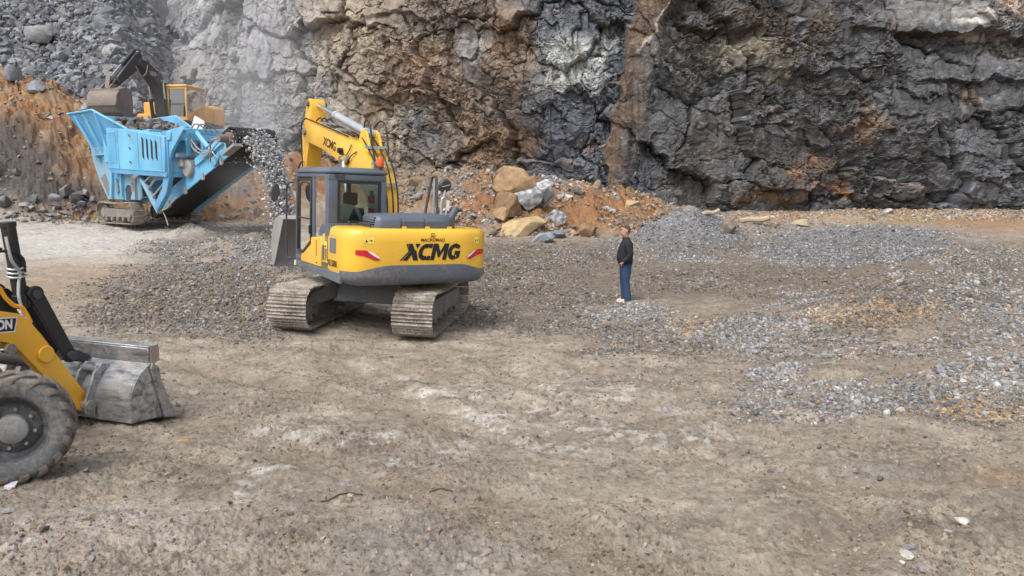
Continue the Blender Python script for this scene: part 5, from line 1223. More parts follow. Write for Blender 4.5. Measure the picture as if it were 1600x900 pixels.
    sl = (z1 - z0) / (y1 - y0); L = math.hypot(y1 - y0, z1 - z0); an = math.atan(sl)
    T = Matrix.Translation((0, y0, z0)) @ Matrix.Rotation(an, 4, 'X')
    cv = MB()
    for s in (-1, 1): cv.box(s * .70 - .03, s * .70 + .03, .6, L - .45, -.40, .08, T)
    for k in range(7): cv.box(-.63, .63, .8 + k * .95, .9 + k * .95, -.05, .03, T)
    con = B(cv, 'conveyor_frame', 'blue', bevel=.01)
    bl = MB(); N_ = 14
    top = [(-.56, .16), (-.28, .09), (.28, .09), (.56, .16)]
    bl.loft([[T @ Vector((x, yy, z)) for x, z in top] + [T @ Vector((x, yy, z - .02)) for x, z in top[::-1]] for yy in (0, L)])
    bl.loft([[T @ Vector((-.60, yy, -.30)), T @ Vector((.60, yy, -.30)), T @ Vector((.60, yy, -.32)), T @ Vector((-.60, yy, -.32))] for yy in (0, L)])
    bl.lathe([(0, .25), (1.2, .25)], T @ Vector((-.6, L, -.10)), (1, 0, 0), 24); bl.lathe([(0, .25), (1.2, .25)], T @ Vector((-.6, 0, -.10)), (1, 0, 0), 24)
    B(bl, 'belt', 'belt', con)
    for s in (-1, 1):
        fl = MB().box(s * .66 - .015, s * .66 + .015, .3, L - .3, .085, .34, T)
        B(fl, 'rubber_skirt', 'belt', con)
    for k in range(4): B(MB().box(.73, .80, 1.6 + k * 1.35, 1.72 + k * 1.35, -.52, -.30, T), 'roller_bracket', 'steel_dusty', con)
    hd = MB()
    for s in (-1, 1): hd.prism([(L - .55, -.30), (L + .10, -.34), (L + .30, -.10), (L + .22, .22), (L - .1, .40), (L - .6, .34)], 'x', s * .70 - .02, s * .70 + .02, T)
    hd.loft([[T @ Vector((x, L + .34, -.02)), T @ Vector((x, L + .26, .24)), T @ Vector((x, L - .05, .42)), T @ Vector((x, L - .6, .40)), T @ Vector((x, L - .6, .44)), T @ Vector((x, L - .03, .46)), T @ Vector((x, L + .30, .27)), T @ Vector((x, L + .38, -.02))] for x in (-.70, .70)])
    B(hd, 'head_guard', 'belt', con)
    mt = MB().cyl(T @ Vector((.72, L - .05, .05)), T @ Vector((1.15, L - .05, .05)), .13, n=18).cyl(T @ Vector((.72, L - .05, .05)), T @ Vector((.85, L - .05, .05)), .20, n=18)
    B(mt, 'drive_motor', 'rust', con)
    B(MB().tube([T @ Vector((1.1, L - .05, .05)), T @ Vector((1.15, L - .5, .15)), T @ Vector((.95, L - 1.1, .0)), T @ Vector((.78, L - 1.9, .12))], .03, 6), 'hose', 'steel_dusty', con)
    B(MB().tube([T @ Vector((1.1, L - .05, .0)), T @ Vector((1.2, L - .6, -.2)), T @ Vector((1.0, L - 1.1, -.32)), T @ Vector((.78, L - 1.5, -.05))], .025, 6), 'hose', 'steel_dusty', con)
    B(MB().box(.72, .82, L - 2.4, L - .5, .05, .30, T), 'side_plate', 'blue', con, bevel=.01)
    B(MB().box(.70, 1.0, L - .35, L + .45, -.42, -.32, T), 'guard_plate', 'steel_dusty', con, bevel=.01)
    B(MB().box(-.95, -.72, L - .2, L + .1, -.62, -.48, T), 'lamp', 'blue_dark', con, bevel=.01)
    for x in (.80, -.80):
        ram(rt, (x, 5.9, 3.22), (x, 7.25, 2.28), .075, .6, mat='blue')
        B(MB().prism([(6.95, 2.30), (7.35, 2.42), (7.42, 2.28), (7.2, 2.05), (7.0, 2.02)], 'x', x - .05, x + .05), 'ram_bracket', 'blue', con, bevel=.01)
    for k in range(2): B(MB().tube([(.95 - k * .1, 5.6, 3.3), (1.0, 6.0, 2.9 - .2 * k), (.98, 6.5, 2.55 - .1 * k), (.9, 7.1, 2.5)], .022, 6), 'hose', 'steel_dusty')
    for k in range(3): B(MB().tube([(.8 - .2 * k, 5.6, 3.25), (.75 - .2 * k, 5.75, 3.45), (.6 - .2 * k, 5.9, 3.40), (.5 - .2 * k, 6.1, 3.2)], .02, 6), 'hose', 'dark')
    return rt, con
CR, _ = crusher()
# rock lying in the hopper
def hopper_load():
    r = np.random.default_rng(71); n = 420
    P = np.stack([r.uniform(-1.15, 1.15, n), r.uniform(-2.2, 1.7, n), r.uniform(2.9, 3.5, n)], 1)
    P[:, 2] += .45 * np.exp(-((P[:, 1] - .1)**2) / 1.6)
    lim = .75 + np.clip(P[:, 2] - 2.6, 0, 2) * .4; k = np.abs(P[:, 0]) < lim; P = P[k]; n = len(P)
    a = math.radians(-131); Rm = np.array([[math.cos(a), -math.sin(a), 0], [math.sin(a), math.cos(a), 0], [0, 0, 1]])
    P = P @ Rm.T + np.array(CR.location)
    c = stone_cols(n, .5, r, .15) * .75
    tag(link_mesh('hopper_rubble', pile_mesh('hopper_rubble', P, np.clip(r.lognormal(-1.8, .4, n), .08, .3), c, 1, 72, flat=.8), M['rock']), 'brown and grey raw rock filling the feed hopper', 'rubble', kind='stuff')
hopper_load()

# ------------------------------------------------------------------ stones pouring off the conveyor
def falling_stones():
    r = np.random.default_rng(81); a = math.radians(131); F = np.array([math.sin(a), math.cos(a)]); Rt = np.array([math.cos(a), -math.sin(a)])
    h0 = np.array(CR.location) ; P = []; sz = []
    n = 15000
    t = np.concatenate([r.uniform(-.55, .18, n // 2), r.uniform(0, .86, n - n // 2)])
    lat = r.normal(0, .24, n) * np.interp(t, [-.5, .2, .9], [1.0, 1.0, .72]); v = r.normal(2.15, .22, n)
    s = 8.1 + v * t * np.where(t < 0, 1.0, 1.0) + r.normal(0, .10, n); z = 2.66 + np.where(t < 0, 1.0 * t, .9 * t - 4.9 * t * t) + np.abs(r.normal(0, .16, n)) * np.interp(t, [-.5, .2, .5], [.9, 1.1, .4])
    thin = np.interp(t, [-.5, .1, .5, .9], [.45, .75, .9, .9]); k = r.random(n) < thin
    s, z, lat = s[k], z[k], lat[k]; n = len(s)
    X = h0[0] + F[0] * s + Rt[0] * lat; Y = h0[1] + F[1] * s + Rt[1] * lat; Z = h0[2] + z
    ok = Z > ground_z(X, Y) + .02; X, Y, Z = X[ok], Y[ok], Z[ok]; n = len(X)
    c = STONE_GREY[r.integers(0, 6, n)] * r.uniform(.9, 2.0, n)[:, None]
    c[r.random(n) < .2] = (.58, .58, .58)
    o = link_mesh('falling_gravel', pile_mesh('falling_gravel', np.stack([X, Y, Z], 1), np.clip(r.lognormal(-3.5, .42, n), .012, .075), c, 1, 82, flat=1.2), M['gravel'])
    tag(o, 'stream of grey crushed stone pouring from the conveyor head', 'falling gravel', kind='stuff')
falling_stones()

# ------------------------------------------------------------------ the orange excavator up on the bank
def orange_excavator():
    X, Y = -16.2, 38.0
    rt = empty('excavator', (X, Y, max(4.2, gz(X, Y))), (0, 0, math.radians(-190)))
    tag(rt, 'orange excavator with a dark grey boom on the bank behind the crusher, bucket raised', 'excavator')
    def B(b, name, mat, parent=rt, **k): return b.build(name, M[mat], parent, **k)
    for x in (-1.15, 1.15): make_track(rt, x, 3.0, .42, .6, .19, detail=False)
    B(MB().box(-.8, .8, -.9, .9, .45, .95).cyl((0, 0, .9), (0, 0, 1.1), .7, n=32), 'car_body', 'under', bevel=.03)
    B(MB().box(-1.35, 1.35, -2.0, 1.0, 1.1, 1.25), 'revolving_frame', 'dark', bevel=.02)
    cwt = []
    for z, o in ((1.15, .1), (1.3, 0), (2.0, 0), (2.15, .12)):
        cwt.append([(-1.38 + o, -1.2, z), (-1.38 + o, -2.1, z), (-1.15 + o, -2.45 + o, z), (-.5, -2.6 + o, z), (.5, -2.6 + o, z), (1.15 - o, -2.45 + o, z), (1.38 - o, -2.1, z), (1.38 - o, -1.2, z)])
    B(MB().loft(cwt), 'counterweight', 'orange', bevel=.04)
    for s in (-1, 1):
        B(MB().loft([[(s * 1.38, y, 1.26), (s * 1.38, y, z - .15), (s * 1.25, y, z), (s * .4, y, z), (s * .4, y, 1.26)] for y, z in ((-1.2, 2.1), (-.35, 2.05))]), 'side_door', 'orange', bevel=.03)
    B(MB().box(-.4, .4, -1.2, -.3, 1.26, 2.1), 'engine_cover', 'orange', bevel=.03)
    B(MB().box(.55, 1.38, -.2, .95, 1.26, 1.62), 'tool_box', 'orange', bevel=.04)
    B(MB().box(.62, 1.38, -.35, .45, 1.62, 2.2), 'fuel_tank', 'orange', bevel=.05)
    for x in (.75, 1.1): B(MB().cyl((x, .95, 1.45), (x, .985, 1.45), .04, n=10), 'bolt_head', 'dark')
    x0, x1, y0, y1 = -1.36, -.36, -.42, 1.15; t = .09
    cb = MB()
    cb.box(x0, x1, y0, y1, 1.26, 1.36)
    for (xa, xb) in ((x0, x0 + t), (x1 - t, x1)):
        cb.box(xa, xb, y1 - t, y1, 1.36, 2.78); cb.box(xa, xb, y0, y0 + t, 1.36, 2.78); cb.box(xa, xb, y0 + t, y1 - t, 2.70, 2.78)
    cb.prism([(y0 + t, 1.36), (y1 - t, 1.36), (.75, 1.62), (.10, 1.95), (y0 + t, 2.02)], 'x', x0, x0 + t)
    cb.box(x1 - t, x1, y0 + t, y1 - t, 1.36, 1.8)
    cb.box(x0 + t, x1 - t, y1 - t, y1, 2.68, 2.78); cb.box(x0 + t, x1 - t, y0, y0 + t, 1.36, 1.9); cb.box(x0 + t, x1 - t, y1 - t, y1, 1.36, 1.42)
    cab = B(cb, 'cab', 'orange', bevel=.02)
    rr = lambda z, o: [(x0 - .03 + o, y0 - .04 + o, z), (x1 + .03 - o, y0 - .04 + o, z), (x1 + .03 - o, y1 + .04 - o, z), (x0 - .03 + o, y1 + .04 - o, z)]
    B(MB().loft([rr(2.785, 0), rr(2.85, 0), rr(2.90, .06)]), 'roof', 'orange', cab, bevel=.03)
    flat_mesh('windscreen', [(x0 + t, y1 - .03, 1.42), (x1 - t, y1 - .03, 1.42), (x1 - t, y1 - .03, 2.68), (x0 + t, y1 - .03, 2.68)], [(0, 1, 2, 3)], M['glass_front'], cab)
    B(MB().box(x0 + t, x1 - t, y1 - .05, y1 + .005, 1.98, 2.03), 'window_bar', 'dark', cab)
    flat_mesh('side_window', [(x0 + .03, y0 + t, 2.02), (x0 + .03, .10, 1.95), (x0 + .03, .75, 1.62), (x0 + .03, y1 - t, 1.36), (x0 + .03, y1 - t, 2.70), (x0 + .03, y0 + t, 2.70)], [(0, 1, 2, 3, 4, 5)], M['glass_front'], cab)
    flat_mesh('side_window', [(x1 - .03, y0 + t, 1.8), (x1 - .03, y1 - t, 1.8), (x1 - .03, y1 - t, 2.70), (x1 - .03, y0 + t, 2.70)], [(0, 1, 2, 3)], M['glass_front'], cab)
    B(MB().box(x0 + .25, x1 - .25, -.1, .35, 1.4, 1.65).box(x0 + .25, x1 - .25, -.2, -.08, 1.6, 2.3), 'operator_seat', 'seat', cab, bevel=.05)
    B(MB().box(x0 + t, x1 - t, y1 - .14, y1 - .06, 1.42, 1.95), 'lower_panel', 'dark', cab)
    bx, w = .02, .25
    boom = B(MB().prism([(.55, 1.25), (.60, 2.3), (.80, 2.95), (1.25, 3.45), (1.9, 3.85), (2.75, 4.22), (3.0, 4.1), (2.98, 3.88), (1.95, 3.38), (1.5, 2.9), (1.28, 2.3), (1.12, 1.25)], 'x', bx - w, bx + w), 'boom', 'dark', bevel=.02)
    B(MB().box(bx - w - .006, bx - w, 1.75, 2.25, 3.50, 3.72), 'sign_plate', 'steel_dusty', boom)
    B(MB().box(bx + w, bx + w + .006, 1.75, 2.25, 3.45, 3.67), 'sign_plate', 'steel_dusty', boom)
    B(MB().cyl((bx - w - .06, 1.42, 3.3), (bx + w + .06, 1.42, 3.3), .09, n=14), 'pin', 'chrome', boom)
    for s in (-1, 1): ram(rt, (bx + s * .36, 1.2, 1.2), (bx + s * .36, 1.42, 3.3), .085, .55, mat='dark')
    ram(rt, (bx, 1.35, 3.78), (bx, 2.78, 4.55), .09, .6, mat='dark')
    st = B(MB().prism([(2.62, 4.42), (2.78, 4.62), (2.98, 4.52), (3.25, 4.30), (4.85, 2.72), (4.80, 2.55), (4.60, 2.52), (3.05, 3.62), (2.80, 4.0)], 'x', bx - .19, bx + .19), 'arm', 'dark', bevel=.015)
    ram(rt, (bx, 3.0, 4.62), (bx, 4.78, 3.0), .075, .5, mat='dark')
    for s in (-1, 1):
        B(MB().prism([(4.45, 2.75), (4.55, 2.80), (4.90, 3.05), (4.85, 3.12), (4.70, 3.05)], 'x', bx + s * .24 - .03, bx + s * .24 + .03), 'bucket_link', 'rust', bevel=.008)
    B(MB().prism([(4.82, 3.08), (4.92, 3.05), (5.05, 2.45), (4.95, 2.42)], 'x', bx - .1, bx + .1), 'bucket_link', 'rust', bevel=.008)
    hw = .68; bk = MB()
    sh = [(4.35, 2.42), (4.75, 2.52), (5.15, 2.40), (5.42, 2.05), (5.48, 1.62), (5.30, 1.25), (4.90, 1.02), (4.45, .92)]
    strip(bk, sh, bx - hw, bx + hw, -.05)
    for s in (-1, 1): bk.prism(sh + [(4.38, 1.05), (4.30, 1.7)], 'x', bx + s * hw - .02, bx + s * hw + .02)
    for s in (-.2, .2): bk.prism([(4.55, 2.48), (5.15, 2.40), (5.15, 2.50), (4.95, 2.68), (4.60, 2.66)], 'x', bx + s - .03, bx + s + .03)
    b = B(bk, 'bucket', 'rust', bevel=.008)
    B(MB().box(bx - hw - .01, bx + hw + .01, 5.40, 5.50, 1.56, 1.72).box(bx - hw - .01, bx + hw + .01, 5.16, 5.22, 2.25, 2.40), 'wear_strip', 'rust', b, bevel=.01)
    for k in range(5):
        x = bx - hw + .1 + k * (2 * hw - .2) / 4
        B(MB().loft([[(x - .06, 4.55, .90), (x + .06, 4.55, .90), (x + .06, 4.55, 1.0), (x - .06, 4.55, 1.0)], [(x - .04, 4.22, .88), (x + .04, 4.22, .88), (x + .04, 4.22, .92), (x - .04, 4.22, .92)]]), 'tooth', 'rust', b)
    B(MB().tube([(bx - w - .02, 2.4, 4.0), (bx - w - .1, 2.7, 3.5), (bx - w - .05, 3.0, 3.35), (bx - .2, 3.2, 3.8)], .022, 6), 'hose', 'steel_dusty', boom)
    for s in (-.1, .1): B(MB().tube([(bx + s, .45, 2.0), (bx + s, .55, 2.9), (bx + s, 1.0, 3.5), (bx + s, 1.6, 3.9), (bx + s, 2.1, 4.05)], .025, 6), 'hose', 'rubber', boom)
    B(MB().tube([(bx + w + .1, 1.0, 1.3), (bx + w + .12, 1.02, 3.0)], .012, 5, 1), 'grab_rail', 'dark')
    for o in rt.children:               # a shorter, flatter boom and arm
        if o.name.split('.')[0] in ('boom', 'arm', 'hydraulic_cylinder', 'bucket_link', 'bucket', 'hose'):
            o.scale = (1, .93, .86); o.location = (0, .55 * .07, 1.25 * .14)
M['glass_front'] = glass('sky_reflecting_glass', (.10, .13, .13))
orange_excavator()
# ------------------------------------------------------------------ the yellow backhoe loader reaching in from the left
def loader():
    rt = empty('backhoe_loader', (-5.56, 6.80, .0), (0, 0, math.radians(-22)))
    tag(rt, 'yellow backhoe loader entering at the left edge, worn steel bucket lowered to the ground', 'loader')
    def B(b, name, mat, parent=rt, **k): return b.build(name, M[mat], parent, **k)
    # bucket
    w = 1.15; bk = MB()
    sec = [(1.50, .08), (1.485, .30), (1.56, .48), (1.78, .65), (1.775, .82), (1.90, .82)]
    strip(bk, [(2.04, .03), (1.50, .075), (1.485, .30), (1.53, .44), (1.62, .56), (1.775, .66)], -w, w, -.02)
    bk.prism([(1.765, .655), (1.785, .655), (1.785, .815), (1.765, .815)], 'x', -w, w); bk.prism([(1.765, .816), (1.91, .816), (1.91, .836), (1.765, .836)], 'x', -w, w)
    bk.prism([(1.895, .70), (1.91, .70), (1.91, .814), (1.895, .814)], 'x', -w, w)
    b = B(bk, 'bucket', 'steel', bevel=.004)
    for s in (-1, 1):
        B(MB().prism([(2.02, .035), (1.50, .09), (1.487, .30), (1.55, .46), (1.64, .57), (1.785, .665), (1.86, .60), (1.88, .50)], 'x', s * w - .012, s * w + .012), 'side_plate', 'steel', b, bevel=.003)
        B(MB().prism([(2.06, .02), (1.90, .04), (1.76, .60), (1.79, .66), (1.87, .60), (1.885, .48)], 'x', s * w + .013, s * w + .035) if s > 0 else MB().prism([(2.06, .02), (1.90, .04), (1.76, .60), (1.79, .66), (1.87, .60), (1.885, .48)], 'x', -w - .035, -w - .013), 'wear_plate', 'steel', b, bevel=.004)
        B(MB().prism([(1.79, .66), (1.90, .66), (1.90, .814), (1.79, .814)], 'x', s * w - .01, s * w + .012), 'end_plate', 'rust_plate', b)
    B(MB().prism([(2.14, .0), (1.96, .022), (1.96, .04), (2.14, .018)], 'x', -w - .03, w + .03), 'cutting_edge', 'steel', b, bevel=.003)
    for cx in (.55, -.55):
        for s in (-.11, .11):
            x = cx + s
            B(MB().prism([(1.36, .27), (1.37, .16), (1.48, .10), (1.50, .30), (1.60, .55), (1.70, .63), (1.60, .66), (1.50, .58), (1.43, .42)], 'x', x - .014, x + .014), 'bracket', 'steel', b, bevel=.006)
        B(MB().cyl((cx - .15, 1.42, .24), (cx + .15, 1.42, .24), .055, n=18), 'pin', 'steel', b)
        B(MB().cyl((cx - .12, 1.56, .60), (cx + .12, 1.56, .60), .035, n=12), 'pin', 'steel', b)
    # loader arms
    for cx in (.55, -.55):
        o = [(-1.6, 1.62), (-.6, 1.52), (.30, 1.375), (.62, 1.345), (.78, 1.30), (.88, 1.22), (1.00, 1.06), (1.46, .33), (1.47, .21), (1.40, .17), (1.30, .24), (.80, .90), (.70, 1.02), (.53, 1.09), (.30, 1.12), (-.6, 1.22), (-1.6, 1.30)]
        ar = B(MB().prism(o, 'x', cx - .055, cx + .055), 'loader_arm', 'loader_yellow', bevel=.010, seg=2)
        s = 1 if cx > 0 else -1
        B(MB().cyl((cx + s * .056, 1.02, .86), (cx + s * .085, 1.02, .86), .085, n=28), 'pivot_cap', 'loader_yellow', ar, bevel=.008)
        B(MB().cyl((cx - .10, .66, .98), (cx + .10, .66, .98), .05, n=18), 'pin', 'rust', ar)
        # lettering plate on the outside
        x = cx + s * .057
        pl = flat_mesh('name_plate', [(x, .02, 1.19), (x, .735, 1.13), (x, .77, 1.27), (x, .06, 1.335)], [(0, 1, 2, 3)] if s > 0 else [(3, 2, 1, 0)], M['white'], ar)
        x2 = cx + s * .0585
        flat_mesh('plate_field', [(x2, .035, 1.20), (x2, .725, 1.142), (x2, .757, 1.26), (x2, .07, 1.322)], [(0, 1, 2, 3)], M['decal'], pl)
        v, f = text_polys('RANDON', .125, .12, .006)
        x3 = cx + s * .060
        flat_mesh('lettering', [(x3, .50 + p[0] * .76 * s, 1.222 - p[0] * s * .06 + p[1] * .95) for p in v], f, M['white'], pl)
        rail = MB().tube([(cx + s * .01, .2, 1.40), (cx + s * .01, .42, 1.60), (cx + s * .01, .62, 1.585), (cx + s * .01, .70, 1.46), (cx + s * .01, .78, 1.375), (cx + s * .01, .86, 1.34), (cx + s * .01, .93, 1.19)], .02, 8)
        B(rail, 'pipe_guard', 'loader_yellow', ar)
        ram(rt, (cx, -.6, .72), (cx, .66, .98), .06, .6, mat='black')
    B(MB().cyl((-.55, 1.10, .74), (.55, 1.10, .74), .06, n=18), 'cross_tube', 'dark')
    # tilt levers and their upright ram
    for cx in (.28, -.28):
        for s in (-.085, .085):
            x = cx + s
            c0, c1 = Vector((x, 1.14, 1.43)), Vector((x, 1.46, .72))
            o = []
            for k in range(9):
                a = math.radians(20 + 180 * k / 8 - 24); o.append((1.14 + .085 * math.cos(a), 1.43 + .085 * math.sin(a)))
            for k in range(9):
                a = math.radians(200 + 180 * k / 8 - 24); o.append((1.47 + .075 * math.cos(a), .74 + .075 * math.sin(a)))
            lv = B(MB().prism(o, 'x', x - .022, x + .022), 'tilt_lever', 'black', bevel=.005)
        B(MB().cyl((cx - .13, 1.14, 1.43), (cx + .13, 1.14, 1.43), .045, n=16), 'pin', 'dark'); B(MB().cyl((cx - .15, 1.47, .74), (cx + .15, 1.47, .74), .05, n=16), 'pin', 'dark')
        B(MB().prism([(1.40, .70), (1.55, .66), (1.66, .62), (1.76, .67), (1.62, .76), (1.48, .81)], 'x', cx - .05, cx + .05), 'tilt_link', 'dark', bevel=.006)
        o = [(.86, 1.30), (.84, 1.42), (.90, 1.50), (1.0, 1.50), (1.08, 1.42), (1.04, 1.18), (.94, 1.10)]
        B(MB().prism(o, 'x', cx - .14, cx - .11), 'ram_ear', 'black', bevel=.006)
        cyl = MB().cyl((cx, 1.06, 1.30), (cx, .975, 2.12), .066, n=22).cyl((cx, .976, 2.11), (cx, .972, 2.16), .075, n=22).cyl((cx, 1.04, 1.44), (cx, 1.05, 1.38), .078, n=22)
        rm = B(cyl, 'tilt_ram', 'black', bevel=.004)
        sp = MB().tube([(cx + .085, .92, 2.14), (cx + .085, .935, 1.95)], .018, 8, 1)
        B(sp, 'pipe', 'black', rm)
        B(MB().tube([(cx + .07, .90, 2.02), (cx + .10, .91, 1.80), (cx + .085, 1.0, 1.66), (cx + .08, .98, 1.55), (cx + .10, .96, 1.40), (cx + .11, 1.0, 1.22)], .016, 7), 'pipe', 'silver', rm)
        for z in (1.62, 1.66, 1.70):
            B(MB().tube([(cx + .085 * math.cos(a), 1.02 + .085 * math.sin(a), z + .01 * math.sin(a * 2)) for a in np.linspace(0, 2 * math.pi, 13)], .012, 6, 1), 'hose_tie', 'silver', rm)
        B(MB().tube([(cx + .05, -.2, 1.62), (cx + .07, .3, 1.74), (cx + .08, .65, 1.86), (cx + .08, .90, 1.88), (cx + .085, 1.04, 1.80), (cx + .08, 1.05, 1.66)], .015, 7), 'hose', 'rubber', rm)
        B(MB().tube([(cx - .02, -.2, 1.60), (cx, .3, 1.78), (cx + .03, .7, 1.92), (cx + .05, .86, 1.90)], .015, 7), 'hose', 'rubber', rm)
    # front end of the tractor, mostly outside the picture
    B(MB().box(-.32, .32, -1.9, .55, .55, .95), 'front_frame', 'dark', bevel=.02)
    B(MB().cyl((-1.15, .15, .48), (1.15, .15, .48), .10, n=18), 'front_axle', 'dark')
    B(MB().prism([(-1.9, .95), (.55, .95), (.62, 1.15), (.50, 1.42), (-1.9, 1.60)], 'x', -.36, .36), 'bonnet', 'loader_yellow', bevel=.05, seg=2)
    B(MB().box(-.30, .30, .56, .64, 1.0, 1.32), 'radiator_grille', 'decal')
    B(MB().box(-.75, .75, -3.4, -1.95, .6, 1.35), 'cab_base', 'dark', bevel=.03)
    cbm = MB()
    for x in (-.72, .66):
        for y in (-3.4, -2.0): cbm.box(x, x + .06, y, y + .06, 1.35, 2.6)
    B(cbm, 'cab_frame', 'black'); B(MB().box(-.82, .82, -3.55, -1.85, 2.6, 2.72), 'roof', 'loader_yellow', bevel=.04)
    # wheels
    def wheel(x, y, r, wd, yaw, hubside):
        R_ = Matrix.Translation((x, y, r - .02)) @ Matrix.Rotation(yaw, 4, 'Z')
        def LB(mb, name, mat, parent, **k):
            mb.v = [R_ @ v for v in mb.v]; return mb.build(name, M[mat], parent, **k)
        s = hubside
        def lat(prof, n=56, cap=False): return MB().lathe([(a * s, q) for a, q in prof], (0, 0, 0), (1, 0, 0), n, cap)
        wh = LB(lat([(-wd * .5, r * .62), (-wd * .49, r * .80), (-wd * .46, r * .90), (-wd * .36, r * .945), (wd * .36, r * .945), (wd * .45, r * .92), (wd * .5, r * .84), (wd * .49, r * .74), (wd * .44, r * .64), (wd * .40, r * .60)]), 'wheel', 'tyre', rt, angle=45)
        tr = MB(); n = 17
        for k in range(n):
            for side in (-1, 1):
                a = 2 * math.pi * (k + (.5 if side > 0 else 0)) / n
                secs = []
                for q, (xx, da, hh, tw) in enumerate(((-.02, .20, 1.0, .085), (.22, .06, 1.0, .085), (.42, -.10, .985, .10), (.515, -.17, .93, .11), (.50, -.20, .86, .10))):
                    A = a + da; rr = r * hh; b0 = r * (.93 if q < 3 else .90 if q == 3 else .82)
                    px = xx * wd * side
                    secs.append([(px, math.sin(A - tw) * b0, math.cos(A - tw) * b0), (px, math.sin(A - tw * .75) * rr, math.cos(A - tw * .75) * rr), (px, math.sin(A + tw * .75) * rr, math.cos(A + tw * .75) * rr), (px, math.sin(A + tw) * b0, math.cos(A + tw) * b0)])
                tr.loft(secs)
        LB(tr, 'tread', 'tread', wh, bevel=.008)
        LB(lat([(.10 * wd, r * .10), (.16 * wd, r * .30), (.12 * wd, r * .42), (.06 * wd, r * .47), (.10 * wd, r * .54), (.34 * wd, r * .57), (.42 * wd, r * .615), (.44 * wd, r * .645), (.39 * wd, r * .66)]), 'rim', 'rim', wh, angle=50)
        LB(lat([(.15 * wd, .01), (.15 * wd, r * .27), (.30 * wd, r * .255), (.34 * wd, r * .22), (.345 * wd, .01)], 32, True), 'hub', 'hub', wh, angle=40)
        for k in range(8):
            a = 2 * math.pi * k / 8 + .2
            LB(MB().cyl((s * .10 * wd, r * .355 * math.sin(a), r * .355 * math.cos(a)), (s * .22 * wd, r * .355 * math.sin(a), r * .355 * math.cos(a)), r * .034, n=6), 'wheel_nut', 'hub', wh)
        return wh
    wheel(1.33, .15, .475, .34, math.radians(-44), 1)
    wheel(-1.33, .15, .475, .34, math.radians(-44), -1)
    wheel(1.1, -2.6, .72, .45, 0, 1); wheel(-1.1, -2.6, .72, .45, 0, -1)
M['rust_plate'] = paint('rusty_plate_steel', (.33, .24, .20), .6, .5, (.42, .36, .31), 6.0)
loader()

# ------------------------------------------------------------------ the man
def skin_mesh(verts, edges, radii, levels=2, root=0):
    me = bpy.data.meshes.new('s'); me.from_pydata(verts, edges, []); o = bpy.data.objects.new('s', me); COL.objects.link(o)
    m = o.modifiers.new('s', 'SKIN'); m.use_smooth_shade = True; m.branch_smoothing = .4
    for i, r in enumerate(radii):
        d = me.skin_vertices[0].data[i]; d.radius = r if isinstance(r, tuple) else (r, r); d.use_root = i == root
    ss = o.modifiers.new('u', 'SUBSURF'); ss.levels = ss.render_levels = levels
    dg = bpy.context.evaluated_depsgraph_get()
    out = bpy.data.meshes.new_from_object(o.evaluated_get(dg))
    bpy.data.objects.remove(o); out.shade_smooth(); return out
def chain(spec):
    """spec: list of (points, radii, attach index or None) -> one skeleton"""
    V, E, Rd = [], [], []
    for pts, rad, at in spec:
        prev = at
        for p, r in zip(pts, rad):
            V.append(p); Rd.append(r); i = len(V) - 1
            if prev is not None: E.append((prev, i))
            prev = i
    return V, E, Rd
def rings_mesh(mb, rings, M_=None):
    """rings: (z, cx, cy, half width x, half depth y)"""
    n = 20
    mb.loft([[(cx + rx * math.cos(2 * math.pi * k / n), cy + ry * math.sin(2 * math.pi * k / n), z) for k in range(n)] for z, cx, cy, rx, ry in rings]); return mb
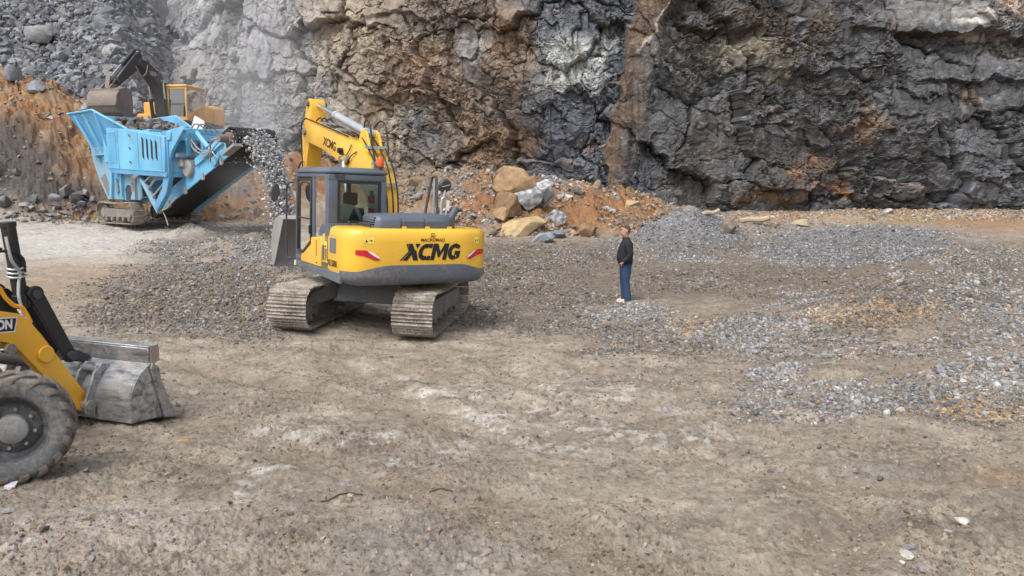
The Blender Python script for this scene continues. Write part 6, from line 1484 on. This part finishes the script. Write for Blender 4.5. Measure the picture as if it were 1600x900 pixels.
def person():
    x, y = on_ground(976, 469)
    rt = empty('person', (x, y, gz(x, y) + .0), (0, 0, math.radians(86))); rt.scale = (.98, 1.0, .965)
    tag(rt, 'standing man in a dark jacket and blue jeans, hands in pockets, watching the excavator', 'person')
    # body: facing +y, one continuous figure
    spec = [([(0, 0, .93), (0, .0, 1.05), (0, -.01, 1.22), (0, -.02, 1.38), (0, -.01, 1.47), (0, .015, 1.54)], [(.11, .085), (.13, .10), (.15, .11), (.13, .09), (.07, .065), (.055, .058)], None)]
    spec += [([(.08, .0, .84), (.095, .02, .48), (.10, -.01, .10), (.10, .10, .035)], [.06, .05, .04, .035], 0), ([(-.08, .0, .84), (-.095, .0, .48), (-.10, -.035, .10), (-.10, .07, .035)], [.06, .05, .04, .035], 0)]
    V, E, Rd = chain(spec)
    for s in (-1, 1):
        b = len(V); V += [(s * .15, -.02, 1.37), (s * .225, -.05, 1.24), (s * .252, -.09, 1.10), (s * .235, .02, .985), (s * .205, .075, .925)]; Rd += [.045, .04, .036, .030, .027]
        E += [(3, b)] + [(b + k, b + k + 1) for k in range(4)]
        h = b + 4                                              # palm in the pocket mouth, fingers going in, thumb outside
        for k, (dx, dl) in enumerate(((.030, .07), (.010, .085), (-.010, .08), (-.030, .06))):
            c = len(V); V += [(s * .19 + dx * .5, .095 + abs(dx) * .1, .895), (s * .18 + dx * .8, .095, .895 - dl * .6)]; Rd += [.012, .010]; E += [(h, c), (c, c + 1)]
        c = len(V); V += [(s * .21, .115, .925), (s * .20, .14, .90)]; Rd += [.012, .010]; E += [(h, c), (c, c + 1)]
    body = link_mesh('body', skin_mesh(V, E, Rd, 2, 0), M['skin'], rt)
    # head joined on the neck by its own rings, face forward (+y)
    hd = MB(); n = 24; rings = []
    for z, yb, yf, hw, nose in ((1.50, -.055, .055, .056, 0), (1.535, -.06, .066, .060, 0), (1.555, -.068, .098, .062, .0), (1.575, -.078, .110, .068, .0), (1.595, -.086, .108, .071, .008), (1.612, -.09, .110, .073, .004), (1.628, -.093, .108, .075, .024), (1.645, -.096, .105, .077, .018), (1.662, -.098, .098, .078, .006), (1.68, -.099, .106, .078, .0), (1.705, -.098, .104, .077, 0), (1.735, -.09, .09, .070, 0), (1.758, -.07, .065, .055, 0), (1.772, -.035, .03, .028, 0)):
        c = (yb + yf) / 2; h = (yf - yb) / 2; ring = []
        for k in range(n):
            a = 2 * math.pi * k / n; xx = hw * math.cos(a) ; yy = c + h * math.sin(a)
            if abs(k - n / 4) < .5: yy += nose
            ring.append((xx, yy, z))
        rings.append(ring)
    hd.loft(rings)
    hd = hd.build('head', M['skin'], body, angle=80)
    for s in (-1, 1):
        MB().loft([[(s * (.076 + o * .012), -.008 + .02 * q * math.cos(a) - .008 * o, 1.642 + .033 * q * math.sin(a)) for a in np.linspace(0, 2 * math.pi, 10, endpoint=False)] for o, q in ((0, .8), (1, 1), (1.5, .75))]).build('ear', M['skin'], body, angle=80)
        MB().lathe([(0, .004), (.004, .011), (.008, .008), (.01, .001)], (s * .034, .088, 1.662), (0, 1, 0), 10).build('eye', M['decal'], body)
        MB().tube([(s * .016, .106, 1.682), (s * .036, .103, 1.687), (s * .056, .088, 1.680)], .006, 6).build('eyebrow', M['hair'], body)
    MB().tube([(-.022, .104, 1.592), (0, .112, 1.594), (.022, .104, 1.592)], .005, 6).build('mouth', M['lip'], body)
    hr = MB(); rings = []
    for z, yb, yf, hw in ((1.60, -.091, -.05, .062), (1.63, -.097, -.035, .0765), (1.66, -.103, -.022, .080), (1.69, -.104, .025, .081), (1.712, -.103, .085, .080), (1.735, -.096, .092, .073), (1.762, -.074, .074, .058), (1.778, -.04, .042, .032)):
        c = (yb + yf) / 2; h = (yf - yb) / 2
        rings.append([(hw * math.cos(2 * math.pi * k / n), c + h * math.sin(2 * math.pi * k / n), z) for k in range(n)])
    hr.loft(rings).build('hair', M['hair'], body, angle=80)
    # clothes
    jk = MB(); rings_mesh(jk, [(.90, 0, .0, .195, .158), (.93, 0, .0, .202, .168), (1.0, 0, .012, .206, .178), (1.08, 0, .014, .206, .178), (1.18, 0, .006, .210, .170), (1.28, 0, -.008, .214, .160), (1.36, 0, -.02, .21, .142), (1.42, 0, -.022, .175, .105), (1.465, 0, -.015, .11, .080), (1.50, 0, -.012, .082, .070), (1.51, 0, -.012, .066, .058)])
    jk = jk.build('jacket', M['jacket'], rt, angle=80)
    for s in (-1, 1):
        V = [(s * .165, -.022, 1.415), (s * .215, -.03, 1.36), (s * .245, -.055, 1.23), (s * .265, -.10, 1.10), (s * .250, -.03, 1.03), (s * .218, .062, .945)]
        link_mesh('sleeve', skin_mesh(V, [(k, k + 1) for k in range(5)], [.085, .098, .088, .08, .07, .056], 2), M['jacket'], jk)
    MB().loft([[(-.05, .074, 1.45), (.05, .074, 1.45), (.035, .186, 1.12), (.02, .196, .98), (-.02, .196, .98), (-.035, .186, 1.12)], [(-.05, .05, 1.45), (.05, .05, 1.45), (.035, .15, 1.12), (.02, .15, .98), (-.02, .15, .98), (-.035, .15, 1.12)]]).build('shirt', M['shirt'], rt, bevel=.005)
    MB().loft([[(.088 * math.cos(a), -.010 + .078 * math.sin(a), 1.475 + .018 * math.cos(a + 1.6)) for a in np.linspace(.9, 2 * math.pi - .9 + math.pi * 0, 18)] , [(.074 * math.cos(a), -.008 + .066 * math.sin(a), 1.515 + .010 * math.cos(a + 1.6)) for a in np.linspace(.9, 2 * math.pi - .9, 18)]], cap=False, closed=False).build('collar', M['shirt_collar'], jk, rot=(0, 0, math.radians(-90)))
    jn = MB(); rings_mesh(jn, [(.80, 0, -.005, .165, .118), (.86, 0, -.008, .182, .140), (.93, 0, -.004, .180, .148), (1.0, 0, .0, .170, .142)])
    for s, pts in ((1, ((.90, .085, -.005, .098, .125), (.80, .090, .0, .096, .118), (.68, .096, .012, .086, .104), (.50, .100, .026, .074, .084), (.36, .102, .014, .070, .080), (.22, .103, .0, .070, .080), (.10, .104, -.004, .074, .088), (.045, .104, -.012, .078, .096))), (-1, ((.90, .085, -.005, .098, .125), (.80, .090, -.008, .096, .118), (.68, .096, -.012, .086, .104), (.50, .100, -.010, .074, .084), (.36, .102, -.030, .070, .080), (.22, .103, -.048, .070, .080), (.10, .104, -.052, .074, .088), (.045, .104, -.058, .078, .096)))):
        rings_mesh(jn, [(z, s * cx, cy, rx * (1 + .03 * math.sin(40 * z)), ry * (1 + .03 * math.sin(47 * z + 1))) for z, cx, cy, rx, ry in pts])
    jn.build('jeans', M['jeans'], rt, angle=80)
    for s, yy in ((1, .0), (-1, -.045)):
        sh = MB(); n = 14; R_ = []
        for z, c, h, wd in ((0.0, .055, .125, .042), (.018, .055, .130, .046), (.045, .05, .126, .045), (.075, .03, .105, .046), (.10, -.005, .066, .042)):
            R_.append([(s * .103 + wd * math.cos(2 * math.pi * k / n), yy + c + h * math.sin(2 * math.pi * k / n), z) for k in range(n)])
        sh.loft(R_); shoe = sh.build('shoe', M['shoe'], rt, angle=60)
M['skin'] = plain('skin', (.50, .27, .20), .6); M['hair'] = plain('greying_dark_hair', (.055, .05, .05), .8); M['lip'] = plain('lips', (.36, .15, .13), .6)
M['jacket'] = paint('black_jacket_cloth', (.014, .015, .021), .85, .15, (.035, .035, .042), 6.0, bumpy=.02); M['shirt'] = plain('dark_red_shirt', (.085, .03, .035), .9); M['shirt_collar'] = plain('red_collar', (.12, .035, .04), .9)
M['jeans'] = paint('blue_jeans', (.027, .057, .118), .9, .25, (.07, .10, .155), 7.0, bumpy=.01); M['shoe'] = plain('cream_shoe', (.62, .54, .46), .7)
person()

# ------------------------------------------------------------------ rock dust drifting off the crusher
def dust():
    m = bpy.data.materials.new('rock_dust'); m.use_nodes = True; t = m.node_tree; t.nodes.clear()
    out = N(t, 'ShaderNodeOutputMaterial'); pv = N(t, 'ShaderNodeVolumePrincipled')
    pv.inputs['Color'].default_value = (.88, .91, .95, 1); pv.inputs['Anisotropy'].default_value = .1
    co = N(t, 'ShaderNodeNewGeometry').outputs['Position']; total = None
    for c, rad, k in (((-8.9, 27.0, 4.0), (1.9, 2.2, 4.4), .20), ((-10.6, 32.0, 7.0), (4.4, 5.5, 6.5), .050), ((-15.5, 41.0, 9.0), (8.5, 6.5, 8.0), .018)):
        sb = N(t, 'ShaderNodeVectorMath', operation='SUBTRACT'); t.links.new(co, sb.inputs[0]); sb.inputs[1].default_value = c
        dv = N(t, 'ShaderNodeVectorMath', operation='DIVIDE'); t.links.new(sb.outputs[0], dv.inputs[0]); dv.inputs[1].default_value = rad
        ln = N(t, 'ShaderNodeVectorMath', operation='LENGTH'); t.links.new(dv.outputs[0], ln.inputs[0])
        mr = N(t, 'ShaderNodeMapRange', interpolation_type='SMOOTHSTEP'); t.links.new(ln.outputs['Value'], mr.inputs[0])
        mr.inputs[1].default_value = 0; mr.inputs[2].default_value = 1; mr.inputs[3].default_value = k; mr.inputs[4].default_value = 0
        if total is None: total = mr.outputs[0]
        else:
            a = N(t, 'ShaderNodeMath', operation='ADD'); t.links.new(total, a.inputs[0]); t.links.new(mr.outputs[0], a.inputs[1]); total = a.outputs[0]
    nz = noise(t, co, .38, 3, .55)
    r = N(t, 'ShaderNodeMapRange'); t.links.new(nz, r.inputs[0]); r.inputs[1].default_value = .36; r.inputs[2].default_value = .66; r.inputs[3].default_value = .15; r.inputs[4].default_value = 1.5
    mu = N(t, 'ShaderNodeMath', operation='MULTIPLY'); t.links.new(total, mu.inputs[0]); t.links.new(r.outputs[0], mu.inputs[1])
    t.links.new(mu.outputs[0], pv.inputs['Density']); t.links.new(pv.outputs[0], out.inputs['Volume'])
    o = MB().box(-24, -5.5, 24.4, 47.5, .2, 17).build('dust_cloud', m)
    tag(o, 'pale grey rock dust hanging between the crusher and the cliff', 'dust', kind='stuff')
dust()
